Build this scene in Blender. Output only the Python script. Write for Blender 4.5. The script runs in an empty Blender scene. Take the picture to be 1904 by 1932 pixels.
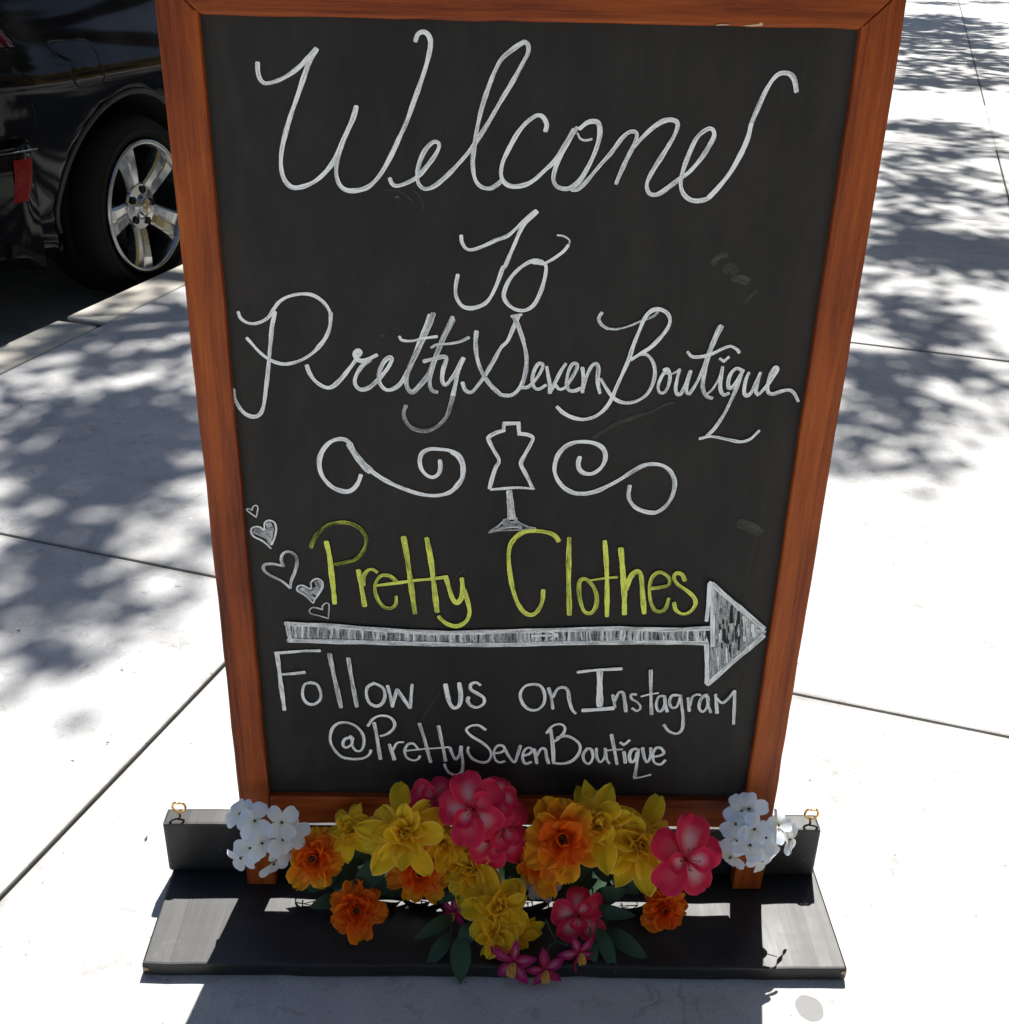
import bpy, bmesh, math, random
from mathutils import Vector, Matrix
SC = bpy.context.scene
COL = SC.collection
rad = math.radians
CAM_LOC = [-0.03416, -1.03003, 1.05065]
CAM_ROT = [[0.999704, -0.015182, -0.019006], [-0.009947, 0.457867, -0.888965], [0.022198, 0.888891, 0.45758]]
CAM_LENS = 41.6928
KERB_ANGLE = 0.32993

# ------------------------------------------------------------------ camera, sky, sun, exposure
cam = bpy.data.cameras.new('camera')
cam_o = bpy.data.objects.new('camera', cam)
COL.objects.link(cam_o)
cam_o.matrix_world = Matrix.Translation(Vector(CAM_LOC)) @ Matrix(CAM_ROT).to_4x4()
cam.sensor_fit = 'HORIZONTAL'
cam.sensor_width = 36.0
cam.lens = CAM_LENS
cam.clip_start = 0.02
cam.clip_end = 600.0
SC.camera = cam_o

SUN_EL, SUN_AZ = 58.0, 10.0          # azimuth measured from +Y towards +X
world = bpy.data.worlds.new('World')
SC.world = world
world.use_nodes = True
wn = world.node_tree.nodes
sky = wn.new('ShaderNodeTexSky')
sky.sky_type = 'NISHITA'
sky.sun_disc = False
sky.sun_elevation = rad(SUN_EL)
sky.sun_rotation = rad(SUN_AZ)
bg = wn['Background']
bg.inputs['Strength'].default_value = 0.05
world.node_tree.links.new(sky.outputs['Color'], bg.inputs['Color'])
SUN_DIR = Vector((math.sin(rad(SUN_AZ)) * math.cos(rad(SUN_EL)), math.cos(rad(SUN_AZ)) * math.cos(rad(SUN_EL)), math.sin(rad(SUN_EL))))
sl = bpy.data.lights.new('sun', 'SUN')
sl.energy = 5.0
sl.angle = rad(0.53)
sl.color = (1.0, 0.965, 0.91)
so = bpy.data.objects.new('sun', sl)
COL.objects.link(so)
so.rotation_euler = SUN_DIR.to_track_quat('Z', 'Y').to_euler()
so.location = SUN_DIR * 60
SC.view_settings.view_transform = 'Standard'
SC.view_settings.look = 'None'
SC.view_settings.exposure = 1.10
SC.view_settings.gamma = 1.0
SC.render.film_transparent = False
SC.cycles.max_bounces = 8
SC.cycles.transparent_max_bounces = 8

# ------------------------------------------------------------------ measured data (metres; chalk strokes in 1/10 mm on the board)
STROKES = {
 'welcome_lettering': [
  (0.75,37,[(-2267,9336),(-2269,9260),(-2252,9202),(-2211,9174),(-2123,9193),(-2020,9242),(-1917,9314),(-1839,9391),(-1777,9456)]),
  (0.85,41,[(-1768,9450),(-1842,9339),(-1898,9209),(-1956,9066),(-2022,8909),(-2083,8737),(-2118,8601),(-2126,8476),(-2100,8375),(-2039,8320),(-1948,8328),(-1843,8374),(-1749,8452),(-1667,8554),(-1598,8686),(-1536,8810),(-1488,8908),(-1459,9005)]),
  (0.8,41,[(-1466,8981),(-1528,8834),(-1598,8686),(-1642,8548),(-1653,8435),(-1625,8347),(-1562,8304),(-1458,8308),(-1366,8346),(-1273,8443),(-1180,8595),(-1100,8758),(-1034,8893),(-969,9063),(-905,9230),(-854,9383),(-828,9511),(-846,9579),(-889,9603),(-932,9583),(-953,9531)]),
  (0.7,39,[(-1190,8413),(-1166,8363),(-1121,8351),(-1043,8378),(-951,8430),(-873,8514),(-796,8615),(-760,8691),(-776,8727),(-821,8720),(-885,8651),(-931,8550),(-951,8449),(-939,8373),(-888,8330),(-810,8351),(-719,8422),(-616,8525),(-489,8671),(-364,8858),(-242,9066),(-133,9247),(-50,9400),(-20,9459),(-19,9516),(-44,9539),(-67,9536),(-139,9491),(-236,9408),(-296,9302),(-356,9147),(-404,8991),(-440,8820),(-463,8660),(-469,8535),(-448,8422),(-396,8359),(-318,8345),(-253,8381),(-215,8420)]),
  (0.85,40,[(149,8838),(157,8894),(122,8953),(75,8965),(19,8933),(-30,8890),(-96,8803),(-169,8666),(-212,8565),(-223,8464),(-189,8395),(-110,8365),(-2,8386),(74,8432),(162,8516),(224,8574),(278,8650),(337,8756),(390,8856)]),
  (0.75,42,[(421,8869),(403,8850),(333,8725),(274,8612),(240,8499),(236,8423),(271,8372),(337,8355),(388,8368),(463,8427),(534,8555),(590,8694),(615,8817),(603,8903),(564,8926),(501,8913),(441,8863)]),
  (0.7,20,[(423,8826),(451,8781),(496,8768),(550,8779)]),
  (0.65,38,[(395,8352),(454,8357),(528,8429),(624,8551),(720,8665),(802,8784),(862,8841),(912,8848),(934,8818),(914,8737),(864,8624),(809,8485),(782,8408)]),
  (0.75,41,[(915,8725),(980,8800),(1063,8882),(1147,8938),(1222,8952),(1275,8923),(1258,8831),(1182,8681),(1103,8541),(1054,8426),(1066,8350),(1108,8319),(1172,8333),(1258,8399),(1330,8457),(1415,8523),(1496,8625),(1561,8738),(1597,8825),(1579,8880),(1528,8879),(1452,8810),(1400,8685),(1361,8547),(1346,8432),(1373,8343),(1437,8287),(1517,8275),(1606,8303),(1676,8388),(1766,8517),(1839,8669),(1887,8807),(1905,8930),(1946,9064),(1993,9196),(2043,9292),(2099,9343),(2175,9342),(2225,9296),(2256,9202)]),
  (1,44,[(1606,8307),(1676,8388),(1766,8517),(1839,8669),(1887,8807),(1905,8930)]),
 ],
 'to_lettering': [
  (0.8,34,[(-567,7928),(-559,7868),(-523,7813),(-463,7803),(-357,7842),(-252,7894),(-153,7933),(-70,8009),(12,8094),(94,8159)]),
  (0.85,38,[(102,8152),(-1,8052),(-48,7967),(-87,7866),(-134,7750),(-168,7663),(-193,7633),(-244,7482),(-309,7349),(-376,7291),(-471,7262),(-553,7281),(-607,7364),(-614,7461),(-595,7571)]),
  (0.85,38,[(175,7691),(110,7715),(39,7696),(-45,7636),(-115,7554),(-157,7472),(-176,7383),(-138,7309),(-64,7258),(24,7252),(102,7306),(156,7419),(188,7538),(201,7641),(190,7684)]),
  (0.9,63,[(81,7708),(161,7698)]),
  (0.8,29,[(182,7687),(266,7737),(349,7803),(392,7861)]),
  (0.7,17,[(289,7948),(350,7939),(399,7904),(396,7861)]),
 ],
 'shop_name_lettering': [
  (0.85,33,[(-2604,7186),(-2582,7123),(-2517,7082),(-2435,7083),(-2336,7135),(-2276,7220),(-2218,7291),(-2133,7341),(-2011,7367),(-1904,7353),(-1813,7285),(-1763,7188),(-1772,7060),(-1822,6945),(-1903,6842),(-2004,6760),(-2117,6707),(-2229,6690),(-2338,6725),(-2429,6796),(-2505,6889),(-2545,6938)]),
  (0.75,39,[(-1756,7195),(-1772,7060),(-1822,6945),(-1903,6842)]),
  (0.75,40,[(-2265,7192),(-2301,7064),(-2324,6921),(-2349,6761),(-2374,6599),(-2409,6405),(-2441,6254),(-2481,6177),(-2547,6152),(-2629,6189),(-2685,6279),(-2707,6355),(-2710,6430)]),
  (0.85,42,[(-2005,6680),(-1984,6607),(-1933,6526),(-1852,6468),(-1782,6469),(-1695,6545),(-1607,6658),(-1541,6747),(-1497,6814),(-1524,6835),(-1553,6798),(-1521,6740),(-1451,6742),(-1346,6795)]),
  (0.75,42,[(-1410,6750),(-1495,6675),(-1554,6570),(-1557,6496),(-1510,6449),(-1432,6468),(-1346,6544),(-1260,6650),(-1209,6746),(-1229,6775),(-1286,6723),(-1330,6619),(-1326,6515),(-1264,6449),(-1180,6473),(-1108,6549),(-1036,6698),(-964,6889),(-894,7063),(-852,7191)]),
  (0.5,48,[(-818,7206),(-867,7063),(-937,6904),(-1022,6728),(-1073,6579),(-1067,6475),(-1019,6431),(-955,6492),(-870,6612),(-799,6790),(-730,6965),(-675,7095),(-641,7174)]),
  (0.5,42,[(-634,7153),(-702,7009),(-771,6849),(-828,6687),(-857,6538),(-836,6457),(-787,6435)]),
  (0.8,28,[(-1135,6979),(-1108,6944),(-1019,6938),(-909,6965),(-785,6986)]),
  (0.6,28,[(-840,6877),(-785,6907),(-688,6916),(-578,6939),(-489,6984)]),
  (0.75,42,[(-911,6741),(-813,6768),(-702,6785),(-730,6659),(-738,6555),(-703,6511),(-633,6602),(-577,6706),(-539,6780)]),
  (0.8,42,[(-543,6780),(-591,6632),(-618,6498),(-639,6392)]),
  (0.3,43,[(-639,6392),(-660,6301),(-703,6178),(-788,6084),(-903,6035),(-1017,6057),(-1087,6133),(-1107,6217),(-1084,6293)]),
  (0.75,39,[(-548,6537),(-520,6462),(-463,6441),(-408,6502),(-339,6607),(-258,6756),(-191,6889),(-130,6959),(-75,7098),(-33,7206)]),
  (0.65,42,[(-421,7043),(-427,6928),(-411,6783),(-368,6651),(-296,6534),(-210,6445),(-163,6417),(-72,6423),(1,6505),(42,6634),(50,6791),(18,6947),(-30,7084),(-77,7190)]),
  (0.7,26,[(-103,7192),(-7,7212)]),
  (0.7,36,[(16,6497),(76,6506),(149,6588),(198,6684),(204,6731),(166,6739),(131,6683),(111,6587),(129,6507),(175,6484),(241,6526)]),
  (0.8,36,[(242,6709),(260,6622),(279,6526),(282,6446)]),
  (0.75,36,[(289,6462),(330,6559),(378,6671),(420,6743)]),
  (0.7,36,[(332,6527),(371,6488),(423,6505),(479,6594),(526,6706),(517,6745),(480,6737),(446,6657),(436,6545),(462,6481),(515,6474),(574,6500)]),
  (0.8,39,[(578,6707),(591,6612),(592,6460)]),
  (0.75,39,[(590,6484),(614,6596),(660,6716),(703,6749),(728,6702),(727,6598),(739,6519),(758,6455)]),
  (0.75,36,[(757,6599),(816,6504),(882,6416),(961,6369),(1052,6363),(1141,6397),(1212,6463),(1256,6576),(1262,6688),(1232,6782),(1175,6844),(1122,6851)]),
  (0.6,35,[(729,7243),(709,7212),(705,7174),(736,7126),(794,7092)]),
  (0.55,22,[(794,7092),(882,7091),(998,7126),(1097,7174),(1197,7214),(1245,7260)]),
  (0.85,39,[(1029,6794),(1107,6850),(1206,6922),(1287,7017),(1346,7110),(1361,7187),(1326,7254),(1250,7287),(1178,7266),(1125,7197),(1089,7090),(1041,6935),(1007,6794),(957,6650),(906,6506),(862,6375),(799,6276),(712,6209),(606,6183),(498,6205),(412,6253),(356,6309)]),
  (0.75,33,[(1359,6690),(1321,6609),(1305,6529),(1325,6473),(1370,6474),(1402,6547),(1408,6643),(1380,6706),(1344,6697)]),
  (0.65,24,[(1354,6666),(1422,6662),(1479,6692)]),
  (0.75,36,[(1493,6708),(1479,6612),(1472,6516),(1493,6460),(1530,6469),(1566,6566),(1592,6686)]),
  (0.7,36,[(1599,6694),(1580,6582),(1582,6478),(1618,6465)]),
  (0.65,36,[(1613,6470),(1670,6584),(1716,6728),(1768,6948),(1811,7104),(1837,7142)]),
  (0.65,39,[(1846,7138),(1793,6995),(1751,6823),(1730,6665),(1728,6537),(1767,6449),(1830,6422)]),
  (0.8,33,[(1551,6882),(1601,6836),(1690,6838),(1791,6871),(1876,6919),(1947,6944),(2010,6914),(2036,6883)]),
  (0.65,21,[(1780,6465),(1828,6523),(1870,6620),(1893,6731)]),
  (0.8,36,[(1895,6739),(1891,6636),(1896,6524),(1933,6460),(1984,6477)]),
  (0.7,27,[(1859,6822),(1891,6802),(1901,6795),(1924,6819),(1944,6839)]),
  (0.75,39,[(2079,6711),(2024,6726),(1978,6669),(1964,6589),(1978,6533),(2021,6550),(2064,6639),(2094,6711)]),
  (0.65,37,[(2087,6703),(2053,6543),(2008,6396),(1962,6265),(1885,6114),(1817,6030)]),
  (0.75,31,[(1750,6003),(1864,6027),(2021,6000),(2148,5977),(2238,6004),(2292,6063),(2319,6097)]),
  (0.75,36,[(2149,6688),(2128,6608),(2126,6496),(2154,6456),(2195,6489),(2228,6594),(2255,6682)]),
  (0.7,36,[(2259,6690),(2243,6594),(2240,6498),(2266,6466)]),
  (0.75,36,[(2273,6474),(2338,6564),(2386,6661),(2415,6725),(2390,6748),(2359,6692),(2341,6596),(2353,6500),(2402,6477),(2467,6502),(2541,6520),(2597,6496),(2655,6408)]),
 ],
 'swirl_drawing': [
  (0.85,48,[(-1538,5552),(-1561,5482),(-1605,5412),(-1669,5370),(-1752,5380),(-1834,5425),(-1903,5511),(-1935,5602),(-1934,5716),(-1893,5819),(-1823,5899),(-1739,5934),(-1668,5924),(-1619,5869)]),
  (0.7,72,[(-1639,5880),(-1601,5801),(-1552,5723),(-1493,5644),(-1443,5599)]),
  (0.8,46,[(-1483,5650),(-1402,5571),(-1279,5487),(-1145,5420),(-1010,5369)]),
  (0.85,42,[(-1093,5400),(-1010,5369),(-884,5342),(-769,5344),(-664,5381),(-580,5464)]),
  (0.85,56,[(-612,5429),(-560,5505),(-539,5569),(-540,5684),(-582,5774),(-644,5818)]),
  (0.85,42,[(-582,5774),(-664,5829),(-767,5844),(-860,5843),(-932,5802),(-959,5722),(-944,5631),(-893,5563),(-831,5541),(-779,5577),(-758,5646),(-762,5726)]),
 ],
 'swirl_drawing#2': [
  (0.85,45,[(601,5784),(589,5715),(608,5647),(663,5608),(736,5609),(806,5662),(847,5743),(848,5822),(813,5889),(738,5933),(634,5948),(532,5935),(451,5889),(388,5803),(361,5700),(365,5608),(406,5516),(472,5442),(569,5391),(674,5387)]),
  (0.7,44,[(611,5389),(674,5387),(789,5418),(900,5478),(1011,5550),(1120,5633),(1230,5704),(1322,5722),(1417,5707),(1495,5651),(1545,5559),(1554,5455),(1532,5349),(1477,5253),(1397,5192),(1312,5191),(1213,5225),(1146,5283),(1108,5365),(1110,5482)]),
 ],
 'dress_form_drawing': [
  (0.8,45,[(-149,6123),(-80,6127),(2,6131)]),
  (0.8,43,[(-6,6126),(-2,6076),(2,6026)]),
  (0.8,41,[(-6,6023),(87,6011),(137,5978),(111,5899),(63,5797),(29,5705),(68,5614),(113,5523),(149,5442)]),
  (0.75,29,[(166,5434),(10,5443),(-126,5431),(-182,5425),(-262,5417)]),
  (0.8,41,[(-148,6123),(-147,6057)]),
  (0.8,41,[(-141,6054),(-215,6030),(-288,5982),(-285,5937),(-242,5848),(-186,5736),(-218,5655),(-247,5551),(-274,5429)]),
  (0.55,76,[(-78,5397),(-64,5262),(-48,5108)]),
  (0.65,23,[(-128,5077),(-54,5096),(9,5097)]),
  (0.3,26,[(-259,4948),(-180,5010),(-118,5071),(-75,5081)]),
  (0.3,43,[(-211,4967),(-116,4999),(-31,5012),(54,5007)]),
  (0.3,64,[(-117,5023),(-53,5042),(22,5037)]),
  (0.4,28,[(-11,5079),(43,5037),(118,5005),(194,4989)]),
  (0.35,19,[(-275,4933),(-158,4959),(-9,4968),(183,4986)]),
 ],
 'heart_drawing': [
  (0.6,15,[(-2595,5067),(-2652,5117),(-2684,5147),(-2669,5163),(-2629,5148)]),
  (0.6,15,[(-2630,5145),(-2623,5179),(-2591,5203),(-2572,5180),(-2581,5126),(-2595,5067)]),
 ],
 'heart_drawing#2': [
  (0.4,64,[(-2620,4915),(-2560,4876),(-2495,4830),(-2471,4767)]),
  (0.45,64,[(-2476,4995),(-2466,4941),(-2473,4846)]),
  (0.35,55,[(-2598,4923),(-2530,4908),(-2445,4941)]),
  (0.8,21,[(-2475,4716),(-2552,4798),(-2638,4851),(-2661,4914),(-2630,4957),(-2568,4958),(-2529,4927),(-2517,5003),(-2473,5034),(-2420,5012),(-2407,4942),(-2427,4847),(-2465,4759)]),
 ],
 'heart_drawing#3': [
  (0.55,31,[(-2308,4251),(-2388,4332),(-2510,4404),(-2565,4468),(-2551,4525),(-2473,4535),(-2363,4512)]),
  (0.5,34,[(-2363,4509),(-2378,4593),(-2353,4657),(-2296,4682),(-2236,4643),(-2219,4563),(-2247,4449),(-2288,4350),(-2308,4251)]),
 ],
 'heart_drawing#4': [
  (0.4,57,[(-2203,4240),(-2141,4204),(-2081,4130)]),
  (0.4,63,[(-2028,4330),(-2010,4272),(-2057,4189)]),
  (0.35,57,[(-2181,4253),(-2098,4213),(-2025,4256)]),
  (0.7,20,[(-2084,4075),(-2158,4162),(-2232,4219),(-2229,4269),(-2179,4286),(-2096,4246),(-2092,4321),(-2033,4368),(-1978,4339),(-1974,4273),(-2014,4190),(-2060,4122),(-2080,4075)]),
 ],
 'heart_drawing#5': [
  (0.5,16,[(-1936,3888),(-2027,3921),(-2112,3945),(-2124,3987),(-2080,4021),(-1988,3997)]),
  (0.5,16,[(-1988,3997),(-1986,4040),(-1948,4077),(-1918,4057),(-1924,3973),(-1936,3888)]),
 ],
 'green_lettering': [
  (0.25,42,[(-2070,4734),(-2053,4790),(-2000,4886),(-1905,4982),(-1793,5023),(-1669,5017),(-1575,4964),(-1515,4878),(-1511,4783),(-1549,4687),(-1629,4605),(-1743,4563),(-1856,4537)]),
  (0.9,57,[(-1911,4800),(-1887,4633),(-1875,4423),(-1863,4225),(-1860,4075)]),
  (0.8,51,[(-1599,4476),(-1582,4329),(-1562,4164),(-1549,4047)]),
  (0.6,40,[(-1555,4296),(-1544,4412),(-1500,4478),(-1450,4487),(-1409,4455)]),
  (0.85,37,[(-1413,4299),(-1200,4332),(-1029,4363),(-845,4387),(-689,4413)]),
  (0.55,40,[(-1214,4351),(-1283,4416),(-1368,4415),(-1419,4348),(-1436,4249),(-1411,4133),(-1349,4041),(-1278,4026),(-1226,4077),(-1220,4169)]),
  (0.6,57,[(-1131,4869),(-1102,4662),(-1078,4436),(-1053,4205),(-1027,3970)]),
  (0.75,57,[(-898,4860),(-864,4650),(-838,4423),(-818,4209),(-797,3991)]),
  (0.8,54,[(-703,4401),(-668,4261),(-632,4145),(-589,4104),(-546,4163),(-533,4280),(-541,4395)]),
  (0.75,49,[(-518,4264),(-474,4097),(-459,3980),(-494,3877),(-588,3815),(-689,3840),(-754,3898),(-779,3932)]),
 ],
 'green_lettering#2': [
  (0.7,49,[(436,4850),(396,4909),(319,4947),(199,4962),(80,4946),(-8,4876),(-58,4773),(-65,4617),(-42,4424),(-7,4247),(51,4086),(124,3987),(202,3970),(262,4035),(297,4144),(300,4270)]),
  (0.6,55,[(539,4886),(548,4610),(560,4346),(586,3976)]),
  (0.55,47,[(786,4367),(730,4411),(678,4392),(667,4294),(690,4151),(736,4024),(807,3998),(857,4081),(857,4207),(820,4314),(754,4402)]),
  (0.65,26,[(777,4394),(906,4419),(1058,4439)]),
  (0.9,52,[(902,4857),(932,4616),(956,4352),(980,3964)]),
  (0.9,62,[(1070,4774),(1105,4531),(1139,4266),(1161,3994)]),
  (0.75,55,[(1153,4284),(1195,4445),(1259,4513),(1302,4446),(1328,4269),(1367,4007)]),
  (0.55,40,[(1405,4306),(1512,4325),(1594,4354),(1586,4442),(1497,4503),(1424,4457),(1399,4341),(1415,4180),(1463,4063),(1529,4028),(1587,4074),(1608,4192)]),
  (0.7,43,[(1758,4410),(1721,4480),(1666,4497),(1640,4443),(1685,4364),(1793,4285),(1870,4206),(1893,4125),(1847,4033),(1772,4004),(1698,4049),(1667,4139)]),
 ],
 'arrow_drawing': [
  (0.3,162,[(-2330,3721),(-2204,3718),(-2077,3714),(-1950,3710),(-1823,3705),(-1696,3699),(-1568,3694),(-1441,3689),(-1314,3684),(-1186,3679),(-1059,3675),(-931,3672),(-803,3670),(-675,3667),(-547,3671),(-419,3674),(-292,3678),(-164,3681),(-36,3685),(92,3692),(220,3698),(348,3704),(476,3710),(604,3716),(732,3720),(860,3725),(988,3730),(1116,3734),(1244,3735),(1372,3735),(1501,3735),(1629,3734),(1757,3738),(1886,3742),(2014,3746)]),
  (0.25,15,[(-2324,3828),(-2334,3719),(-2350,3608)]),
  (0.35,21,[(-2303,3801),(-2308,3704),(-2323,3606)]),
  (-1,12,[(-2298,3754),(-2300,3637)]),
  (0.7,38,[(-2280,3824),(-2278,3726),(-2295,3626)]),
  (0.35,15,[(-2256,3821),(-2271,3717),(-2258,3613)]),
  (0.35,38,[(-2228,3823),(-2231,3729),(-2238,3635)]),
  (0.7,36,[(-2199,3817),(-2211,3713),(-2221,3608)]),
  (0.25,42,[(-2161,3813),(-2159,3719),(-2179,3624)]),
  (0.55,30,[(-2140,3808),(-2150,3710),(-2147,3611)]),
  (-1,8,[(-2131,3766),(-2136,3658)]),
  (0.15,14,[(-2104,3825),(-2116,3729),(-2109,3634)]),
  (0.35,22,[(-2068,3802),(-2089,3718),(-2086,3633)]),
  (0.55,18,[(-2034,3796),(-2052,3710),(-2044,3623)]),
  (-1,6,[(-2023,3748),(-2035,3671)]),
  (0.15,26,[(-2013,3799),(-2025,3705),(-2030,3611)]),
  (0.25,31,[(-1992,3823),(-1994,3724),(-2001,3624)]),
  (0.45,32,[(-1969,3823),(-1980,3725),(-1986,3627)]),
  (-1,10,[(-1955,3799),(-1956,3731)]),
  (0.35,20,[(-1943,3815),(-1964,3709),(-1961,3604)]),
  (-1,13,[(-1914,3808),(-1916,3754)]),
  (0.7,34,[(-1906,3805),(-1905,3718),(-1926,3629)]),
  (0.25,23,[(-1881,3785),(-1869,3701),(-1884,3617)]),
  (0.55,37,[(-1850,3786),(-1849,3701),(-1862,3615)]),
  (0.25,14,[(-1823,3783),(-1822,3695),(-1820,3606)]),
  (-1,8,[(-1791,3750),(-1791,3694)]),
  (0.15,19,[(-1794,3784),(-1807,3707),(-1809,3629)]),
  (0.25,29,[(-1771,3795),(-1779,3709),(-1768,3623)]),
  (-1,12,[(-1749,3779),(-1754,3656)]),
  (0.45,29,[(-1743,3806),(-1744,3702),(-1757,3597)]),
  (0.35,38,[(-1725,3803),(-1715,3715),(-1723,3627)]),
  (-1,9,[(-1707,3784),(-1716,3670)]),
  (0.55,37,[(-1699,3769),(-1715,3684),(-1709,3599)]),
  (0.25,32,[(-1673,3776),(-1672,3694),(-1668,3611)]),
  (0.55,17,[(-1653,3780),(-1668,3694),(-1660,3608)]),
  (-1,6,[(-1637,3735),(-1644,3627)]),
  (0.15,28,[(-1625,3781),(-1628,3701),(-1633,3620)]),
  (-1,6,[(-1618,3772),(-1629,3651)]),
  (0.55,22,[(-1589,3776),(-1582,3702),(-1585,3627)]),
  (0.35,42,[(-1559,3777),(-1553,3689),(-1569,3599)]),
  (0.35,19,[(-1530,3767),(-1539,3691),(-1527,3616)]),
  (0.35,32,[(-1493,3785),(-1482,3701),(-1503,3616)]),
  (-1,12,[(-1493,3784),(-1491,3657)]),
  (0.45,32,[(-1460,3752),(-1460,3676),(-1452,3599)]),
  (-1,10,[(-1430,3703),(-1425,3638)]),
  (0.55,25,[(-1439,3757),(-1428,3687),(-1440,3616)]),
  (0.55,29,[(-1406,3772),(-1414,3686),(-1412,3600)]),
  (0.55,13,[(-1379,3746),(-1383,3675),(-1391,3603)]),
  (0.55,14,[(-1347,3757),(-1334,3681),(-1351,3604)]),
  (0.15,35,[(-1310,3754),(-1302,3679),(-1314,3603)]),
  (0.15,22,[(-1283,3753),(-1270,3673),(-1275,3593)]),
  (-1,13,[(-1257,3719),(-1263,3624)]),
  (0.35,15,[(-1254,3767),(-1272,3680),(-1264,3593)]),
  (0.25,32,[(-1224,3749),(-1237,3681),(-1215,3612)]),
  (0.55,17,[(-1192,3749),(-1186,3682),(-1197,3614)]),
  (-1,8,[(-1182,3723),(-1177,3642)]),
  (0.25,24,[(-1164,3748),(-1169,3674),(-1169,3600)]),
  (-1,8,[(-1134,3747),(-1142,3619)]),
  (0.45,40,[(-1129,3735),(-1129,3666),(-1131,3597)]),
  (0.55,24,[(-1103,3737),(-1097,3678),(-1096,3619)]),
  (0.35,41,[(-1073,3758),(-1060,3685),(-1067,3610)]),
  (0.7,33,[(-1041,3732),(-1039,3664),(-1047,3595)]),
  (0.35,39,[(-1010,3749),(-998,3683),(-1008,3617)]),
  (0.15,18,[(-980,3741),(-986,3681),(-993,3621)]),
  (0.35,36,[(-946,3734),(-941,3661),(-937,3587)]),
  (0.15,15,[(-927,3724),(-927,3670),(-935,3615)]),
  (-1,6,[(-894,3679),(-892,3616)]),
  (0.35,38,[(-905,3749),(-911,3681),(-903,3612)]),
  (0.55,22,[(-884,3740),(-884,3664),(-881,3587)]),
  (0.45,41,[(-852,3741),(-869,3666),(-859,3591)]),
  (0.55,19,[(-827,3734),(-833,3674),(-833,3614)]),
  (-1,11,[(-813,3703),(-812,3615)]),
  (0.55,19,[(-803,3722),(-799,3667),(-792,3612)]),
  (0.45,30,[(-767,3737),(-773,3662),(-775,3587)]),
  (-1,9,[(-749,3732),(-743,3617)]),
  (0.25,40,[(-738,3749),(-732,3679),(-732,3610)]),
  (0.55,23,[(-704,3729),(-701,3661),(-691,3592)]),
  (0.15,41,[(-679,3717),(-689,3653),(-674,3588)]),
  (0.7,28,[(-661,3721),(-655,3664),(-652,3608)]),
  (0.45,35,[(-635,3733),(-641,3667),(-626,3600)]),
  (0.55,39,[(-618,3750),(-626,3670),(-606,3591)]),
  (0.35,18,[(-592,3737),(-601,3662),(-591,3587)]),
  (-1,9,[(-588,3722),(-587,3615)]),
  (0.25,17,[(-555,3724),(-545,3668),(-558,3612)]),
  (0.7,40,[(-531,3743),(-546,3666),(-524,3588)]),
  (-1,7,[(-519,3713),(-525,3658)]),
  (0.35,31,[(-499,3758),(-508,3686),(-493,3613)]),
  (-1,7,[(-484,3718),(-489,3656)]),
  (0.25,35,[(-476,3746),(-471,3671),(-464,3595)]),
  (0.55,14,[(-445,3743),(-441,3670),(-453,3596)]),
  (0.55,31,[(-410,3747),(-424,3680),(-396,3614)]),
  (-1,12,[(-386,3717),(-379,3662)]),
  (0.55,18,[(-391,3732),(-387,3672),(-387,3612)]),
  (-1,12,[(-361,3718),(-359,3615)]),
  (0.15,13,[(-359,3765),(-343,3677),(-356,3589)]),
  (0.45,36,[(-324,3766),(-337,3683),(-333,3600)]),
  (-1,12,[(-300,3756),(-295,3692)]),
  (0.55,28,[(-305,3766),(-288,3692),(-305,3616)]),
  (-1,10,[(-283,3733),(-280,3631)]),
  (0.15,42,[(-273,3768),(-284,3685),(-270,3601)]),
  (0.55,15,[(-242,3767),(-238,3687),(-228,3606)]),
  (-1,9,[(-215,3740),(-216,3655)]),
  (0.55,26,[(-209,3755),(-216,3680),(-194,3605)]),
  (0.35,41,[(-180,3774),(-162,3690),(-172,3606)]),
  (0.35,41,[(-142,3761),(-147,3679),(-130,3598)]),
  (0.25,22,[(-114,3756),(-100,3676),(-101,3596)]),
  (0.35,14,[(-89,3750),(-102,3671),(-99,3592)]),
  (0.25,24,[(-73,3757),(-80,3682),(-65,3607)]),
  (0.35,36,[(-42,3748),(-40,3676),(-49,3604)]),
  (-1,12,[(-40,3698),(-37,3611)]),
  (0.15,23,[(-5,3771),(4,3687),(-11,3603)]),
  (-1,10,[(3,3753),(-1,3656)]),
  (0.15,21,[(16,3768),(26,3690),(10,3610)]),
  (0.55,22,[(49,3759),(44,3692),(60,3625)]),
  (0.55,38,[(81,3759),(79,3683),(91,3607)]),
  (0.45,21,[(114,3758),(120,3687),(114,3617)]),
  (-1,8,[(145,3726),(142,3621)]),
  (0.45,29,[(141,3759),(140,3685),(150,3610)]),
  (0.55,35,[(178,3762),(175,3689),(175,3614)]),
  (-1,13,[(184,3735),(196,3615)]),
  (0.45,35,[(205,3772),(207,3689),(207,3605)]),
  (0.55,26,[(238,3767),(249,3701),(245,3634)]),
  (0.55,39,[(274,3778),(275,3706),(274,3634)]),
  (-1,12,[(303,3739),(311,3676)]),
  (0.45,16,[(303,3788),(291,3698),(315,3607)]),
  (-1,8,[(320,3762),(318,3667)]),
  (0.55,27,[(338,3782),(357,3698),(341,3614)]),
  (0.55,34,[(368,3776),(365,3709),(376,3641)]),
  (-1,7,[(371,3727),(380,3641)]),
  (0.35,15,[(386,3777),(397,3694),(402,3611)]),
  (0.55,35,[(422,3774),(436,3706),(428,3637)]),
  (-1,11,[(446,3766),(449,3712)]),
  (0.45,20,[(458,3789),(477,3709),(468,3629)]),
  (-1,13,[(459,3769),(459,3672)]),
  (0.25,33,[(495,3779),(508,3700),(499,3620)]),
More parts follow.
